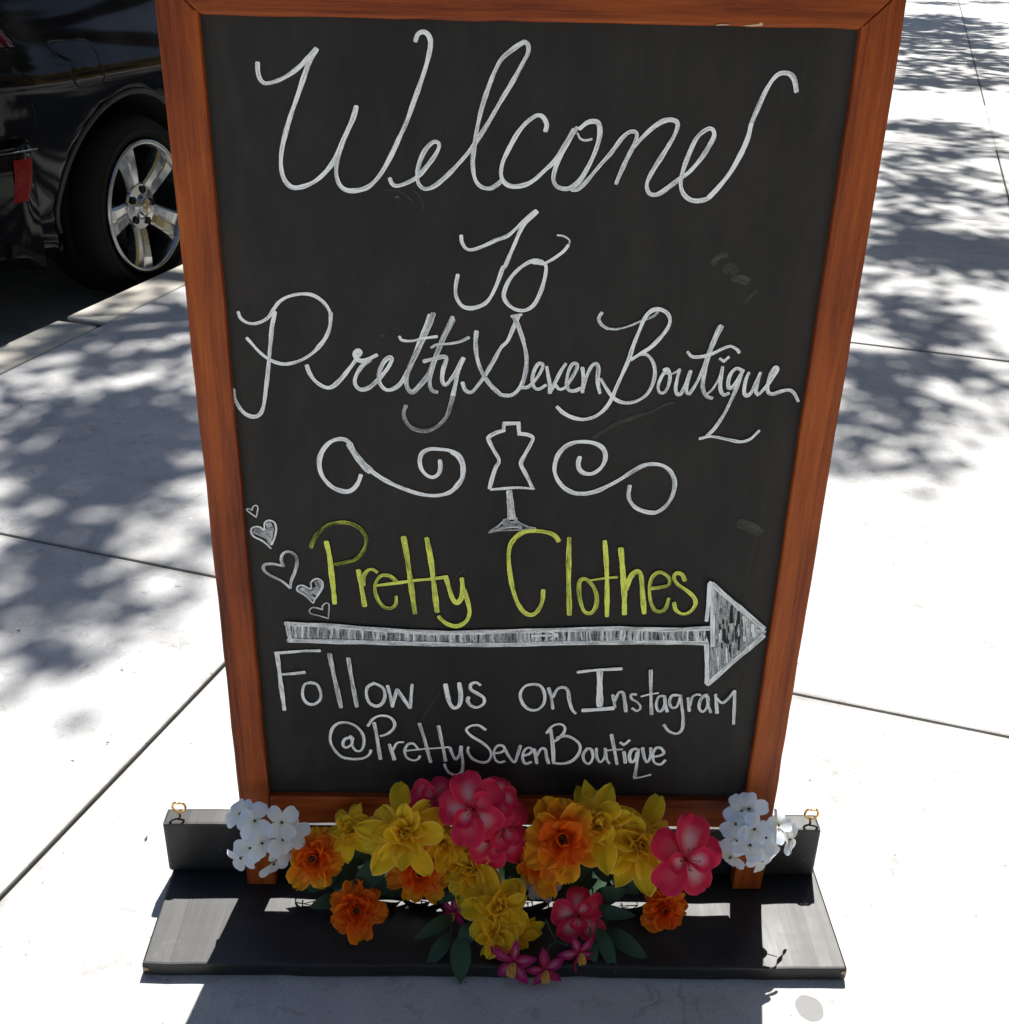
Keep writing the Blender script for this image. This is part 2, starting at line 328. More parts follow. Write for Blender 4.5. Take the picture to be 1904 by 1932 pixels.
  (0.55,35,[(526,3787),(542,3705),(541,3623)]),
  (-1,6,[(544,3753),(545,3650)]),
  (0.45,21,[(547,3783),(542,3702),(565,3621)]),
  (-1,10,[(562,3753),(572,3689)]),
  (0.25,18,[(571,3786),(591,3705),(586,3624)]),
  (-1,10,[(573,3775),(579,3665)]),
  (0.7,35,[(590,3806),(595,3719),(595,3631)]),
  (0.35,21,[(629,3787),(632,3704),(627,3622)]),
  (0.45,34,[(662,3783),(666,3718),(668,3653)]),
  (-1,6,[(688,3778),(690,3703)]),
  (0.25,32,[(698,3793),(686,3715),(703,3638)]),
  (-1,8,[(715,3759),(718,3684)]),
  (0.55,19,[(728,3817),(718,3731),(746,3646)]),
  (-1,12,[(746,3804),(745,3690)]),
  (0.35,26,[(748,3793),(748,3715),(753,3637)]),
  (-1,8,[(773,3786),(772,3703)]),
  (0.55,16,[(781,3787),(780,3715),(795,3642)]),
  (-1,7,[(803,3761),(813,3648)]),
  (0.55,19,[(814,3820),(811,3735),(830,3649)]),
  (0.15,17,[(837,3817),(856,3736),(843,3655)]),
  (0.15,32,[(871,3805),(886,3732),(873,3659)]),
  (0.35,20,[(904,3793),(893,3713),(907,3633)]),
  (-1,11,[(924,3784),(927,3664)]),
  (0.55,16,[(922,3809),(924,3729),(929,3649)]),
  (0.7,27,[(950,3812),(944,3736),(951,3660)]),
  (0.55,32,[(986,3806),(998,3719),(1007,3632)]),
  (0.45,21,[(1010,3807),(1029,3731),(1019,3655)]),
  (0.7,23,[(1028,3804),(1035,3726),(1031,3647)]),
  (0.45,21,[(1059,3798),(1060,3732),(1065,3665)]),
  (-1,8,[(1084,3787),(1086,3705)]),
  (0.45,16,[(1078,3804),(1074,3726),(1088,3648)]),
  (-1,9,[(1089,3774),(1091,3711)]),
  (0.25,34,[(1113,3833),(1118,3742),(1132,3651)]),
  (-1,11,[(1131,3827),(1140,3702)]),
  (0.7,38,[(1145,3829),(1145,3745),(1148,3660)]),
  (0.55,18,[(1170,3813),(1180,3739),(1172,3663)]),
  (0.35,18,[(1206,3828),(1214,3739),(1219,3649)]),
  (-1,13,[(1233,3821),(1244,3717)]),
  (0.55,43,[(1244,3805),(1233,3735),(1246,3666)]),
  (-1,11,[(1257,3764),(1264,3666)]),
  (0.55,42,[(1274,3822),(1296,3730),(1277,3637)]),
  (0.55,21,[(1310,3827),(1311,3744),(1322,3661)]),
  (0.55,32,[(1330,3821),(1328,3734),(1331,3647)]),
  (-1,13,[(1366,3788),(1373,3673)]),
  (0.7,29,[(1363,3809),(1371,3724),(1383,3639)]),
  (-1,13,[(1379,3784),(1386,3688)]),
  (0.45,30,[(1392,3813),(1400,3738),(1416,3662)]),
  (0.55,25,[(1418,3830),(1422,3737),(1429,3643)]),
  (0.45,16,[(1451,3821),(1466,3734),(1474,3647)]),
  (0.25,25,[(1485,3806),(1498,3736),(1486,3665)]),
  (0.15,21,[(1515,3794),(1509,3730),(1532,3666)]),
  (-1,12,[(1528,3754),(1542,3666)]),
  (0.35,28,[(1550,3825),(1555,3740),(1575,3654)]),
  (0.55,27,[(1572,3814),(1588,3736),(1596,3657)]),
  (-1,10,[(1585,3805),(1595,3739)]),
  (0.45,19,[(1594,3810),(1617,3734),(1601,3656)]),
  (0.55,14,[(1621,3807),(1619,3735),(1637,3663)]),
  (0.25,36,[(1655,3809),(1666,3726),(1678,3642)]),
  (0.45,37,[(1673,3814),(1669,3731),(1682,3647)]),
  (-1,10,[(1703,3807),(1711,3686)]),
  (0.45,38,[(1704,3817),(1694,3746),(1726,3676)]),
  (0.15,20,[(1725,3803),(1719,3725),(1733,3647)]),
  (0.35,30,[(1755,3827),(1748,3740),(1781,3653)]),
  (0.45,24,[(1790,3803),(1795,3737),(1815,3671)]),
  (-1,13,[(1826,3766),(1834,3671)]),
  (0.55,32,[(1813,3822),(1831,3745),(1839,3667)]),
  (-1,9,[(1846,3822),(1860,3731)]),
  (0.7,19,[(1842,3825),(1850,3738),(1852,3651)]),
  (-1,8,[(1858,3783),(1859,3712)]),
  (0.15,16,[(1873,3815),(1892,3732),(1890,3648)]),
  (0.45,16,[(1899,3820),(1920,3733),(1924,3646)]),
  (-1,10,[(1934,3785),(1945,3689)]),
  (0.55,33,[(1929,3811),(1926,3730),(1949,3649)]),
  (0.55,42,[(1944,3838),(1945,3754),(1962,3669)]),
  (-1,12,[(1975,3795),(1990,3716)]),
  (0.55,33,[(1979,3829),(2002,3753),(1994,3675)]),
  (0.25,27,[(2014,3819),(2008,3739),(2037,3660)]),
  (0.7,35,[(2031,3845),(2032,3745),(2064,3644)]),
  (-1,14,[(2036,3826),(2041,3705)]),
  (0.6,55,[(-2383,3823),(-2164,3816),(-1975,3810),(-1545,3776),(-1109,3748),(-675,3737),(-89,3764),(536,3794),(1131,3821),(1635,3811),(2069,3838)]),
  (0.6,56,[(-2367,3616),(-2176,3612),(-1984,3608),(-1550,3604),(-1111,3598),(-675,3592),(-85,3596),(544,3627),(1143,3644),(1649,3652),(2066,3651)]),
  (0.65,51,[(-2361,3839),(-2356,3718),(-2338,3602)]),
  (0.9,22,[(195,3711),(320,3719),(461,3725)]),
  (0.85,22,[(381,3770),(480,3725),(400,3677)]),
  (0.41,31,[(2032,4389),(2094,3798),(2157,3181)]),
  (0.42,31,[(2055,4367),(2118,3799),(2177,3206)]),
  (0.4,31,[(2079,4346),(2142,3800),(2196,3231)]),
  (0.4,31,[(2102,4325),(2158,3801),(2216,3257)]),
  (0.41,31,[(2126,4303),(2185,3802),(2235,3282)]),
  (0.39,31,[(2150,4282),(2201,3803),(2254,3307)]),
  (0.36,31,[(2173,4260),(2228,3804),(2274,3332)]),
  (0.4,31,[(2197,4239),(2246,3805),(2293,3357)]),
  (0.36,31,[(2221,4217),(2264,3806),(2312,3383)]),
  (0.39,31,[(2245,4195),(2286,3807),(2332,3408)]),
  (0.41,31,[(2268,4174),(2309,3808),(2351,3433)]),
  (0.36,31,[(2292,4152),(2330,3809),(2370,3458)]),
  (0.34,31,[(2316,4130),(2355,3810),(2389,3483)]),
  (0.42,31,[(2340,4108),(2374,3811),(2409,3507)]),
  (0.42,31,[(2364,4087),(2399,3812),(2428,3532)]),
  (0.37,31,[(2388,4065),(2413,3813),(2447,3557)]),
  (0.33,31,[(2412,4043),(2441,3814),(2466,3582)]),
  (0.4,31,[(2436,4021),(2462,3815),(2485,3606)]),
  (0.37,31,[(2460,3999),(2479,3816),(2504,3631)]),
  (0.38,31,[(2485,3977),(2509,3817),(2523,3656)]),
  (0.32,31,[(2509,3955),(2521,3818),(2542,3680)]),
  (0.42,31,[(2533,3933),(2542,3819),(2561,3705)]),
  (0.41,31,[(2557,3910),(2566,3820),(2579,3729)]),
  (0.34,31,[(2582,3888),(2584,3821),(2598,3754)]),
  (0.38,31,[(2606,3866),(2608,3822),(2617,3778)]),
  (0.37,31,[(2631,3844),(2636,3823),(2636,3803)]),
  (0.1,29,[(2163,4080),(2181,3878)]),
  (-0.5,23,[(2339,3931),(2358,3756)]),
  (-0.5,17,[(2403,3884),(2411,3755)]),
  (0.55,13,[(2184,3605),(2183,3518)]),
  (0.8,19,[(2463,3844),(2470,3748)]),
  (0.55,24,[(2193,3539),(2209,3372)]),
  (0.7,18,[(2527,3872),(2554,3740)]),
  (0.8,31,[(2069,4216),(2097,4025)]),
  (0.55,17,[(2428,3990),(2432,3892)]),
  (-0.5,20,[(2341,3888),(2359,3701)]),
  (-0.5,33,[(2273,3792),(2280,3653)]),
  (0.8,14,[(2169,3546),(2190,3329)]),
  (0.1,17,[(2364,3805),(2365,3709)]),
  (0.1,15,[(2403,3769),(2427,3667)]),
  (0.7,27,[(2275,3588),(2286,3433)]),
  (-0.5,27,[(2198,3810),(2199,3732)]),
  (0.1,25,[(2158,4068),(2188,3864)]),
  (0.55,25,[(2112,4145),(2115,4031)]),
  (0.55,30,[(2160,3590),(2178,3506)]),
  (0.3,33,[(2377,4035),(2388,3913)]),
  (0.4,16,[(2175,3446),(2199,3286)]),
  (-0.5,28,[(2223,3830),(2251,3663)]),
  (0.55,18,[(2333,3782),(2345,3598)]),
  (0.55,23,[(2190,3817),(2207,3673)]),
  (0.55,30,[(2260,3936),(2270,3857)]),
  (0.55,17,[(2266,3556),(2274,3403)]),
  (0.55,28,[(2446,3975),(2461,3769)]),
  (0.8,20,[(2424,3804),(2429,3683)]),
  (0.8,24,[(2272,3591),(2293,3414)]),
  (0.1,25,[(2377,3944),(2413,3731)]),
  (0.3,29,[(2164,4014),(2185,3858)]),
  (0.4,25,[(2247,3628),(2279,3409)]),
  (0.8,33,[(2549,3877),(2563,3765)]),
  (0.7,34,[(2413,3993),(2436,3781)]),
  (0.55,19,[(2556,3871),(2571,3773)]),
  (0.4,26,[(2088,4195),(2096,4005)]),
  (0.55,27,[(2445,3807),(2451,3692)]),
  (0.4,16,[(2132,3570),(2153,3483)]),
  (0.8,22,[(2441,3844),(2460,3687)]),
  (0.3,30,[(2196,4094),(2198,3976)]),
  (0.4,33,[(2437,3870),(2450,3752)]),
  (0.55,13,[(2321,4070),(2336,3883)]),
  (0.55,22,[(2537,3882),(2548,3752)]),
  (0.8,32,[(2182,3589),(2197,3432)]),
  (0.55,25,[(2183,3773),(2209,3624)]),
  (0.3,21,[(2360,3668),(2364,3524)]),
  (0.55,29,[(2070,4278),(2083,4150)]),
  (0.1,14,[(2255,3901),(2284,3710)]),
  (0.7,14,[(2522,3897),(2550,3738)]),
  (0.4,17,[(2165,3530),(2194,3372)]),
  (0.55,17,[(2476,3856),(2499,3680)]),
  (0.55,17,[(2431,3952),(2442,3758)]),
  (0.3,18,[(2161,3702),(2196,3481)]),
  (0.3,22,[(2384,3729),(2391,3620)]),
  (0.1,29,[(2243,3936),(2273,3752)]),
  (-0.5,16,[(2109,3967),(2130,3759)]),
  (-0.5,13,[(2266,3875),(2282,3727)]),
  (0.1,25,[(2392,3942),(2420,3761)]),
  (0.3,33,[(2418,3757),(2438,3602)]),
  (0.3,20,[(2113,3649),(2130,3566)]),
  (0.4,15,[(2100,4224),(2118,4103)]),
  (0.55,21,[(2279,3786),(2295,3701)]),
  (0.4,14,[(2141,3417),(2151,3243)]),
  (-0.5,16,[(2348,3953),(2361,3872)]),
  (-0.5,34,[(2272,4117),(2283,3912)]),
  (-0.5,26,[(2392,3725),(2405,3573)]),
  (0.8,30,[(2515,3899),(2526,3802)]),
  (0.1,29,[(2328,3810),(2330,3679)]),
  (-0.5,31,[(2353,4052),(2365,3905)]),
  (0.8,13,[(2518,3903),(2532,3734)]),
  (-1,11,[(2320,3587),(2331,3480)]),
  (-1,21,[(2214,3658),(2227,3589)]),
  (-1,13,[(2296,3966),(2307,3913)]),
  (-1,22,[(2276,3993),(2285,3940)]),
  (-1,19,[(2395,3743),(2399,3642)]),
  (-1,9,[(2333,3862),(2345,3801)]),
  (-1,14,[(2367,3773),(2373,3708)]),
  (-1,18,[(2307,3637),(2315,3544)]),
  (-1,17,[(2396,3951),(2412,3870)]),
  (-1,20,[(2200,3947),(2207,3896)]),
  (-1,17,[(2171,3894),(2177,3828)]),
  (-1,21,[(2222,3768),(2228,3691)]),
  (0.7,56,[(2037,4387),(2217,4220),(2423,4042),(2643,3848)]),
  (0.7,57,[(2646,3759),(2508,3588),(2325,3376),(2120,3121)]),
  (0.85,46,[(2014,4387),(2023,4172),(2026,3935)]),
  (0.8,54,[(2056,3637),(2087,3391),(2113,3140)]),
  (0.75,47,[(2040,4352),(2093,3917),(2124,3620)]),
  (0.85,28,[(2011,4408),(2029,4387)]),
  (0.6,47,[(2576,3814),(2657,3797)]),
 ],
 'follow_lettering': [
  (0.8,35,[(-2520,3445),(-2385,3458),(-2209,3477),(-2040,3484)]),
  (0.85,49,[(-2497,3437),(-2488,3224),(-2481,3009),(-2472,2841),(-2467,2704)]),
  (0.8,38,[(-2484,3172),(-2347,3185),(-2217,3204)]),
  (0.75,36,[(-2163,3072),(-2226,3046),(-2254,2962),(-2250,2861),(-2205,2794),(-2137,2786),(-2072,2846),(-2060,2948),(-2096,3048),(-2163,3072)]),
  (0.5,50,[(-1941,3445),(-1916,3233),(-1880,2984),(-1848,2748)]),
  (0.55,47,[(-1743,3392),(-1722,3153),(-1696,2937),(-1675,2759)]),
  (0.75,39,[(-1479,3074),(-1549,3023),(-1566,2922),(-1535,2812),(-1460,2771),(-1396,2814),(-1366,2916),(-1391,3017),(-1479,3074)]),
  (0.8,41,[(-1336,3043),(-1305,2892),(-1287,2765)]),
  (0.75,39,[(-1286,2773),(-1256,2909),(-1234,2994)]),
  (0.65,41,[(-1234,2994),(-1167,2877),(-1100,2750)]),
  (0.7,39,[(-1096,2750),(-1084,2895),(-1070,3063)]),
 ],
 'us_lettering': [
  (0.85,50,[(-711,3069),(-690,2935),(-662,2816),(-614,2757),(-558,2801),(-545,2937),(-562,3088)]),
  (0.75,39,[(-333,3066),(-381,3099),(-436,3073),(-435,3006),(-366,2956),(-296,2898),(-295,2822),(-364,2770),(-433,2794),(-469,2853),(-462,2904)]),
 ],
 'on_lettering': [
  (0.75,36,[(239,3090),(151,3061),(101,2960),(128,2832),(205,2750),(296,2751),(361,2836),(363,2964),(315,3064),(239,3090)]),
  (0.7,39,[(405,3038),(440,2911),(461,2763)]),
  (0.65,39,[(455,2920),(503,3030),(569,3050),(616,3005),(637,2877),(673,2757),(714,2702)]),
 ],
 'social_media_lettering': [
  (0.85,38,[(708,3250),(870,3276),(1033,3291),(1180,3302)]),
  (0.9,72,[(946,3259),(958,3046),(972,2808)]),
  (0.95,51,[(787,2746),(960,2761),(1125,2782)]),
  (0.65,39,[(1106,2957),(1127,2866),(1140,2792)]),
  (0.65,39,[(1133,2884),(1172,2989),(1217,2986),(1239,2886),(1264,2738)]),
  (0.7,30,[(1361,2970),(1308,2969),(1312,2914),(1384,2860),(1419,2796),(1385,2749),(1329,2785)]),
  (0.6,39,[(1493,3289),(1512,3055),(1547,2705)]),
  (0.7,25,[(1415,2943),(1503,2972),(1599,2992)]),
  (0.65,33,[(1655,2956),(1604,2937),(1589,2835),(1619,2752),(1663,2772),(1684,2874),(1670,2956)]),
  (0.65,36,[(1671,2947),(1688,2837),(1718,2744)]),
  (0.7,33,[(1819,2968),(1752,2958),(1730,2874),(1766,2801),(1818,2820),(1838,2931)]),
  (0.65,37,[(1842,2968),(1870,2821),(1901,2654),(1900,2503),(1844,2445),(1756,2482),(1695,2566)]),
  (0.7,39,[(1928,2933),(1944,2841),(1960,2757)]),
  (0.65,33,[(1956,2822),(1972,2943),(2021,2980),(2060,2971)]),
  (0.7,36,[(2112,2972),(2066,2907),(2061,2805),(2104,2750),(2144,2807),(2148,2918),(2119,2981)]),
  (0.65,36,[(2139,2936),(2165,2825),(2196,2742)]),
  (0.75,39,[(2224,2983),(2266,2734)]),
  (0.75,36,[(2236,2937),(2304,2874),(2352,2911),(2429,3032)]),
  (0.7,36,[(2429,3032),(2445,2830),(2464,2587)]),
 ],
 'handle_lettering': [
  (0.75,34,[(-1540,2168),(-1563,2105),(-1636,2051),(-1764,2040),(-1876,2074),(-1956,2189),(-1986,2312),(-1958,2453),(-1885,2532),(-1787,2542),(-1691,2492),(-1625,2388),(-1615,2265),(-1646,2167),(-1703,2157),(-1743,2227),(-1746,2333),(-1766,2359)]),
  (0.8,34,[(-1760,2342),(-1824,2315),(-1848,2244),(-1815,2200),(-1756,2245),(-1732,2333)]),
  (0.8,34,[(-1565,2502),(-1506,2598),(-1421,2643),(-1324,2627),(-1270,2550),(-1286,2463),(-1358,2392),(-1429,2364)]),
  (0.75,42,[(-1494,2546),(-1471,2372),(-1454,2196),(-1437,2044)]),
  (0.8,43,[(-1333,2251),(-1307,2145),(-1281,2038)]),
  (0.75,31,[(-1300,2163),(-1248,2270),(-1177,2285)]),
  (0.8,23,[(-1144,2165),(-981,2189),(-796,2209),(-669,2225)]),
  (0.75,31,[(-1016,2193),(-1065,2264),(-1128,2254),(-1165,2165),(-1145,2075),(-1075,2032),(-1018,2050),(-996,2095)]),
  (0.6,40,[(-998,2545),(-951,2362),(-910,2168),(-876,2007)]),
  (0.65,40,[(-788,2513),(-761,2347),(-733,2189),(-712,2028)]),
  (0.7,40,[(-662,2216),(-626,2101),(-591,2056),(-548,2138),(-535,2236)]),
  (0.75,37,[(-539,2191),(-519,2030),(-526,1885),(-583,1830),(-662,1856),(-705,1919),(-723,1982)]),
  (0.8,34,[(-269,2469),(-347,2528),(-431,2519),(-480,2466),(-430,2387),(-316,2301),(-230,2213),(-200,2125),(-234,2034),(-312,2015),(-413,2068),(-463,2166),(-457,2228)]),
  (0.75,31,[(-165,2147),(-101,2158),(-52,2198),(-75,2251),(-131,2250),(-170,2179),(-160,2071),(-112,2018),(-48,2033)]),
  (0.7,37,[(-46,2197),(-6,2111),(61,2024),(94,2132),(121,2258)]),
  (0.75,34,[(152,2113),(225,2143),(254,2202),(214,2230),(169,2191),(149,2094),(183,2006),(252,2027)]),
  (0.75,37,[(276,2212),(295,2115),(314,2008)]),
  (0.7,37,[(303,2105),(353,2213),(400,2204),(419,2097),(446,2010)]),
  (0.75,33,[(406,2434),(463,2529),(546,2559),(601,2522),(597,2446),(539,2359),(480,2311)]),
  (0.8,46,[(450,2482),(482,2253),(499,2040)]),
  (0.75,37,[(524,2369),(614,2399),(708,2362),(781,2277),(779,2161),(707,2053),(601,2012),(492,2020)]),
  (0.75,34,[(868,2230),(827,2142),(847,2045),(903,2016),(937,2105),(915,2211),(868,2230)]),
  (0.7,34,[(968,2231),(983,2105),(1026,2038),(1068,2107),(1068,2233)]),
  (0.7,34,[(1069,2223),(1093,2087),(1128,2020)]),
  (0.75,40,[(1125,2425),(1169,2224),(1214,2011)]),
  (0.6,25,[(1085,2204),(1177,2215),(1262,2222)]),
  (0.75,40,[(1279,2187),(1306,2032)]),
  (0.75,31,[(1229,2318),(1261,2293)]),
  (0.75,31,[(1330,2352),(1294,2307),(1262,2280)]),
  (0.8,40,[(1415,2237),(1363,2208),(1345,2130),(1366,2052),(1411,2072),(1427,2180)]),
  (0.65,40,[(1439,2228),(1436,2053),(1431,1916),(1425,1826)]),
  (0.75,25,[(1420,1812),(1515,1838),(1606,1869)]),
  (0.7,37,[(1483,2248),(1508,2132),(1545,2045),(1579,2114),(1576,2249)]),
  (0.75,34,[(1617,2124),(1692,2145),(1728,2184),(1684,2251),(1630,2241),(1607,2153),(1631,2046),(1703,2018),(1752,2077)]),
 ],
 'chalk_smudge#0': [
  (0,43,[(1704,7714),(1747,7780),(1823,7803)]),
 ],
 'chalk_smudge#1': [
  (0,75,[(1818,7658),(1865,7688),(1913,7645)]),
 ],
 'chalk_smudge#2': [
  (0,72,[(1905,7586),(1994,7573),(2039,7559)]),
 ],
 'chalk_smudge#3': [
  (0,26,[(2033,7358),(2135,7480)]),
 ],
 'chalk_smudge#4': [
  (-0.25,40,[(724,5993),(842,6079),(960,6156),(1153,6234)]),
 ],
 'chalk_smudge#5': [
  (-0.2,30,[(1153,6234),(1258,6268),(1374,6336),(1463,6367)]),
 ],
 'chalk_smudge#6': [
  (-0.1,105,[(2242,5084),(2336,5052),(2472,4978)]),
 ],
 'chalk_smudge#7': [
  (-0.2,10,[(-1251,8316),(-1121,8306),(-1044,8269),(-993,8219)]),
 ],
 'chalk_smudge#8': [
  (-0.2,10,[(-979,8309),(-928,8259),(-905,8195),(-909,8130)]),
 ],
 'chalk_smudge#9': [
  (0.5,18,[(-1142,8252),(-1116,8259)]),
 ],
 'chalk_smudge#10': [
  (-0.25,14,[(-977,2571),(-892,2745),(-766,2950)]),
 ],
 'chalk_smudge#11': [
  (-0.05,13,[(-647,4311),(-576,4444),(-478,4543)]),
 ],
}
FLOWERS = [
 ('marigold_flower', [-0.2134, -0.045, 0.106], 0.0306, -0.25, 0.0, 'vivid orange ruffled fabric flower right beside the left white bloom cluster'),
 ('dahlia_flower', [-0.1758, -0.032, 0.134], 0.027, -0.2, 0.35, 'small yellow fabric flower, leftmost yellow bloom, between the orange flower and the big yellow one'),
 ('marigold_flower', [-0.1677, -0.075, 0.0598], 0.0278, 0.0, -0.1, 'small deep orange fabric flower lying low on the left of the black base'),
 ('dahlia_flower', [-0.1133, -0.06, 0.1559], 0.043, -0.1, 0.05, 'largest yellow fabric flower left of the pink cluster'),
 ('marigold_flower', [-0.0985, -0.045, 0.0867], 0.03, 0.0, -0.25, 'orange fabric flower half hidden under the largest yellow flower'),
 ('geranium_flower', [-0.0811, -0.03, 0.1793], 0.0276, -0.2, 0.3, 'uppermost pink fabric flower with a pale petal standing against the chalkboard'),
 ('geranium_flower', [-0.0388, -0.05, 0.1833], 0.035, 0.0, 0.05, 'big pink fabric flower with pale streaks in the middle of the garland'),
 ('geranium_flower', [-0.0161, -0.042, 0.1332], 0.0332, 0.2, -0.3, 'dark pink fabric flower drooping under the big pink one'),
 ('geranium_flower', [-0.0142, -0.034, 0.1819], 0.0257, 0.3, 0.3, 'pink fabric flower behind the right shoulder of the big pink one'),
 ('dahlia_flower', [-0.0408, -0.04, 0.0901], 0.0374, -0.1, -0.2, 'yellow fabric flower tucked under the pink cluster'),
 ('dahlia_flower', [-0.0093, -0.075, 0.0631], 0.0378, 0.1, 0.1, 'yellow fabric flower with spread pointed petals, low in the centre'),
 ('dahlia_flower', [-0.0117, -0.09, 0.0406], 0.0305, 0.0, -0.3, 'lowest yellow fabric flower, hanging just above the magenta orchids'),
 ('marigold_flower', [0.0593, -0.058, 0.1489], 0.0389, -0.05, 0.05, 'largest orange fabric flower, yellow edged with a dark centre'),
 ('marigold_flower', [0.0401, -0.04, 0.1008], 0.0327, -0.3, -0.4, 'orange fabric flower peeking out below the largest orange one'),
 ('dahlia_flower', [0.0992, -0.036, 0.1528], 0.0439, 0.1, 0.3, 'tall yellow fabric flower rising behind the largest orange one'),
 ('dahlia_flower', [0.1458, -0.042, 0.1283], 0.0432, 0.15, 0.0, 'yellow fabric flower left of the pink flower on the right'),
 ('geranium_flower', [0.1923, -0.072, 0.1352], 0.0387, 0.1, 0.0, 'open pink fabric flower beside the right white bloom cluster'),
 ('marigold_flower', [0.1772, -0.065, 0.0532], 0.0246, 0.1, -0.1, 'small orange fabric flower low on the right, its edge in sunlight'),
 ('geranium_flower', [0.0809, -0.065, 0.0431], 0.0301, 0.05, -0.1, 'pink fabric flower low on the base, right of the lowest yellow ones'),
 ('orchid_flower', [0.0077, -0.118, 0.0273], 0.0221, -0.1, -0.1, 'left magenta orchid with a yellow throat hanging over the front edge of the base'),
 ('orchid_flower', [0.0422, -0.121, 0.0195], 0.0195, 0.1, -0.2, 'right magenta orchid hanging over the front edge of the base'),
 ('orchid_flower', [0.0803, -0.105, 0.0284], 0.0187, 0.2, -0.3, 'drooping magenta orchid on a thin stem, under the low pink flower'),
 ('orchid_flower', [-0.0584, -0.065, 0.0464], 0.0155, -0.3, 0.0, 'magenta orchid half hidden left of the low yellow flowers'),
 ('white_blossom', [0.0402, -0.035, 0.0677], 0.0268, -0.1, -0.5, 'greyish white fabric blossom peeking out below the largest orange flower'),
 ('dahlia_flower', [-0.072, -0.035, 0.1186], 0.0281, 0.2, 0.0, 'yellow fabric flower squeezed between the largest yellow flower and the pink cluster'),
 ('geranium_flower', [-0.0052, -0.036, 0.1497], 0.0269, 0.4, 0.0, 'pink fabric flower at the right edge of the middle pink cluster'),
 ('dahlia_flower', [0.0124, -0.08, 0.0321], 0.0236, 0.3, -0.2, 'small yellow fabric flower at the right of the lowest yellow ones'),
]
HYDRANGEAS = [
 ([-0.2707, -0.04, 0.1273], [([-0.0071, -0.0046, 0.0309], -0.29, 0.57), ([-0.0, -0.0117, 0.0056], -0.07, -0.11), ([0.0207, -0.0068, 0.0066], 0.54, -0.0), ([0.0076, -0.0019, -0.0314], 0.26, -0.7), ([-0.027, 0.0015, -0.0267], -0.69, -0.53), ([-0.0241, 0.006, 0.0304], -0.71, 0.78), ([0.0254, -0.0, -0.0163], 0.74, -0.35), ([0.0208, -0.0021, 0.0267], 0.53, 0.53), ([0.031, 0.0023, 0.0089], 0.86, 0.23), ([-0.0137, -0.0078, -0.0047], -0.41, -0.25)], 0.0188, 'white fabric hydrangea cluster on the left leg of the chalkboard frame'),
 ([0.2756, -0.04, 0.1344], [([-0.0235, -0.0022, 0.0241], -0.56, 0.47), ([-0.0058, -0.0102, 0.024], -0.03, 0.31), ([-0.0217, -0.0066, 0.0052], -0.55, -0.01), ([-0.0076, -0.0113, 0.0033], -0.14, -0.15), ([0.0121, -0.0087, -0.0009], 0.38, -0.19), ([0.0072, -0.0103, 0.012], 0.3, 0.05), ([0.022, -0.0002, 0.021], 0.68, 0.44), ([0.039, 0.006, -0.0039], 1.02, 0.03), ([-0.0227, 0.0024, -0.0277], -0.72, -0.53), ([0.0091, -0.0051, -0.0232], 0.2, -0.59), ([-0.0102, 0.004, 0.0396], -0.17, 0.93), ([-0.0179, 0.0039, 0.036], -0.4, 0.85)], 0.0188, 'white fabric hydrangea cluster on the right, partly in bright sunlight'),
]
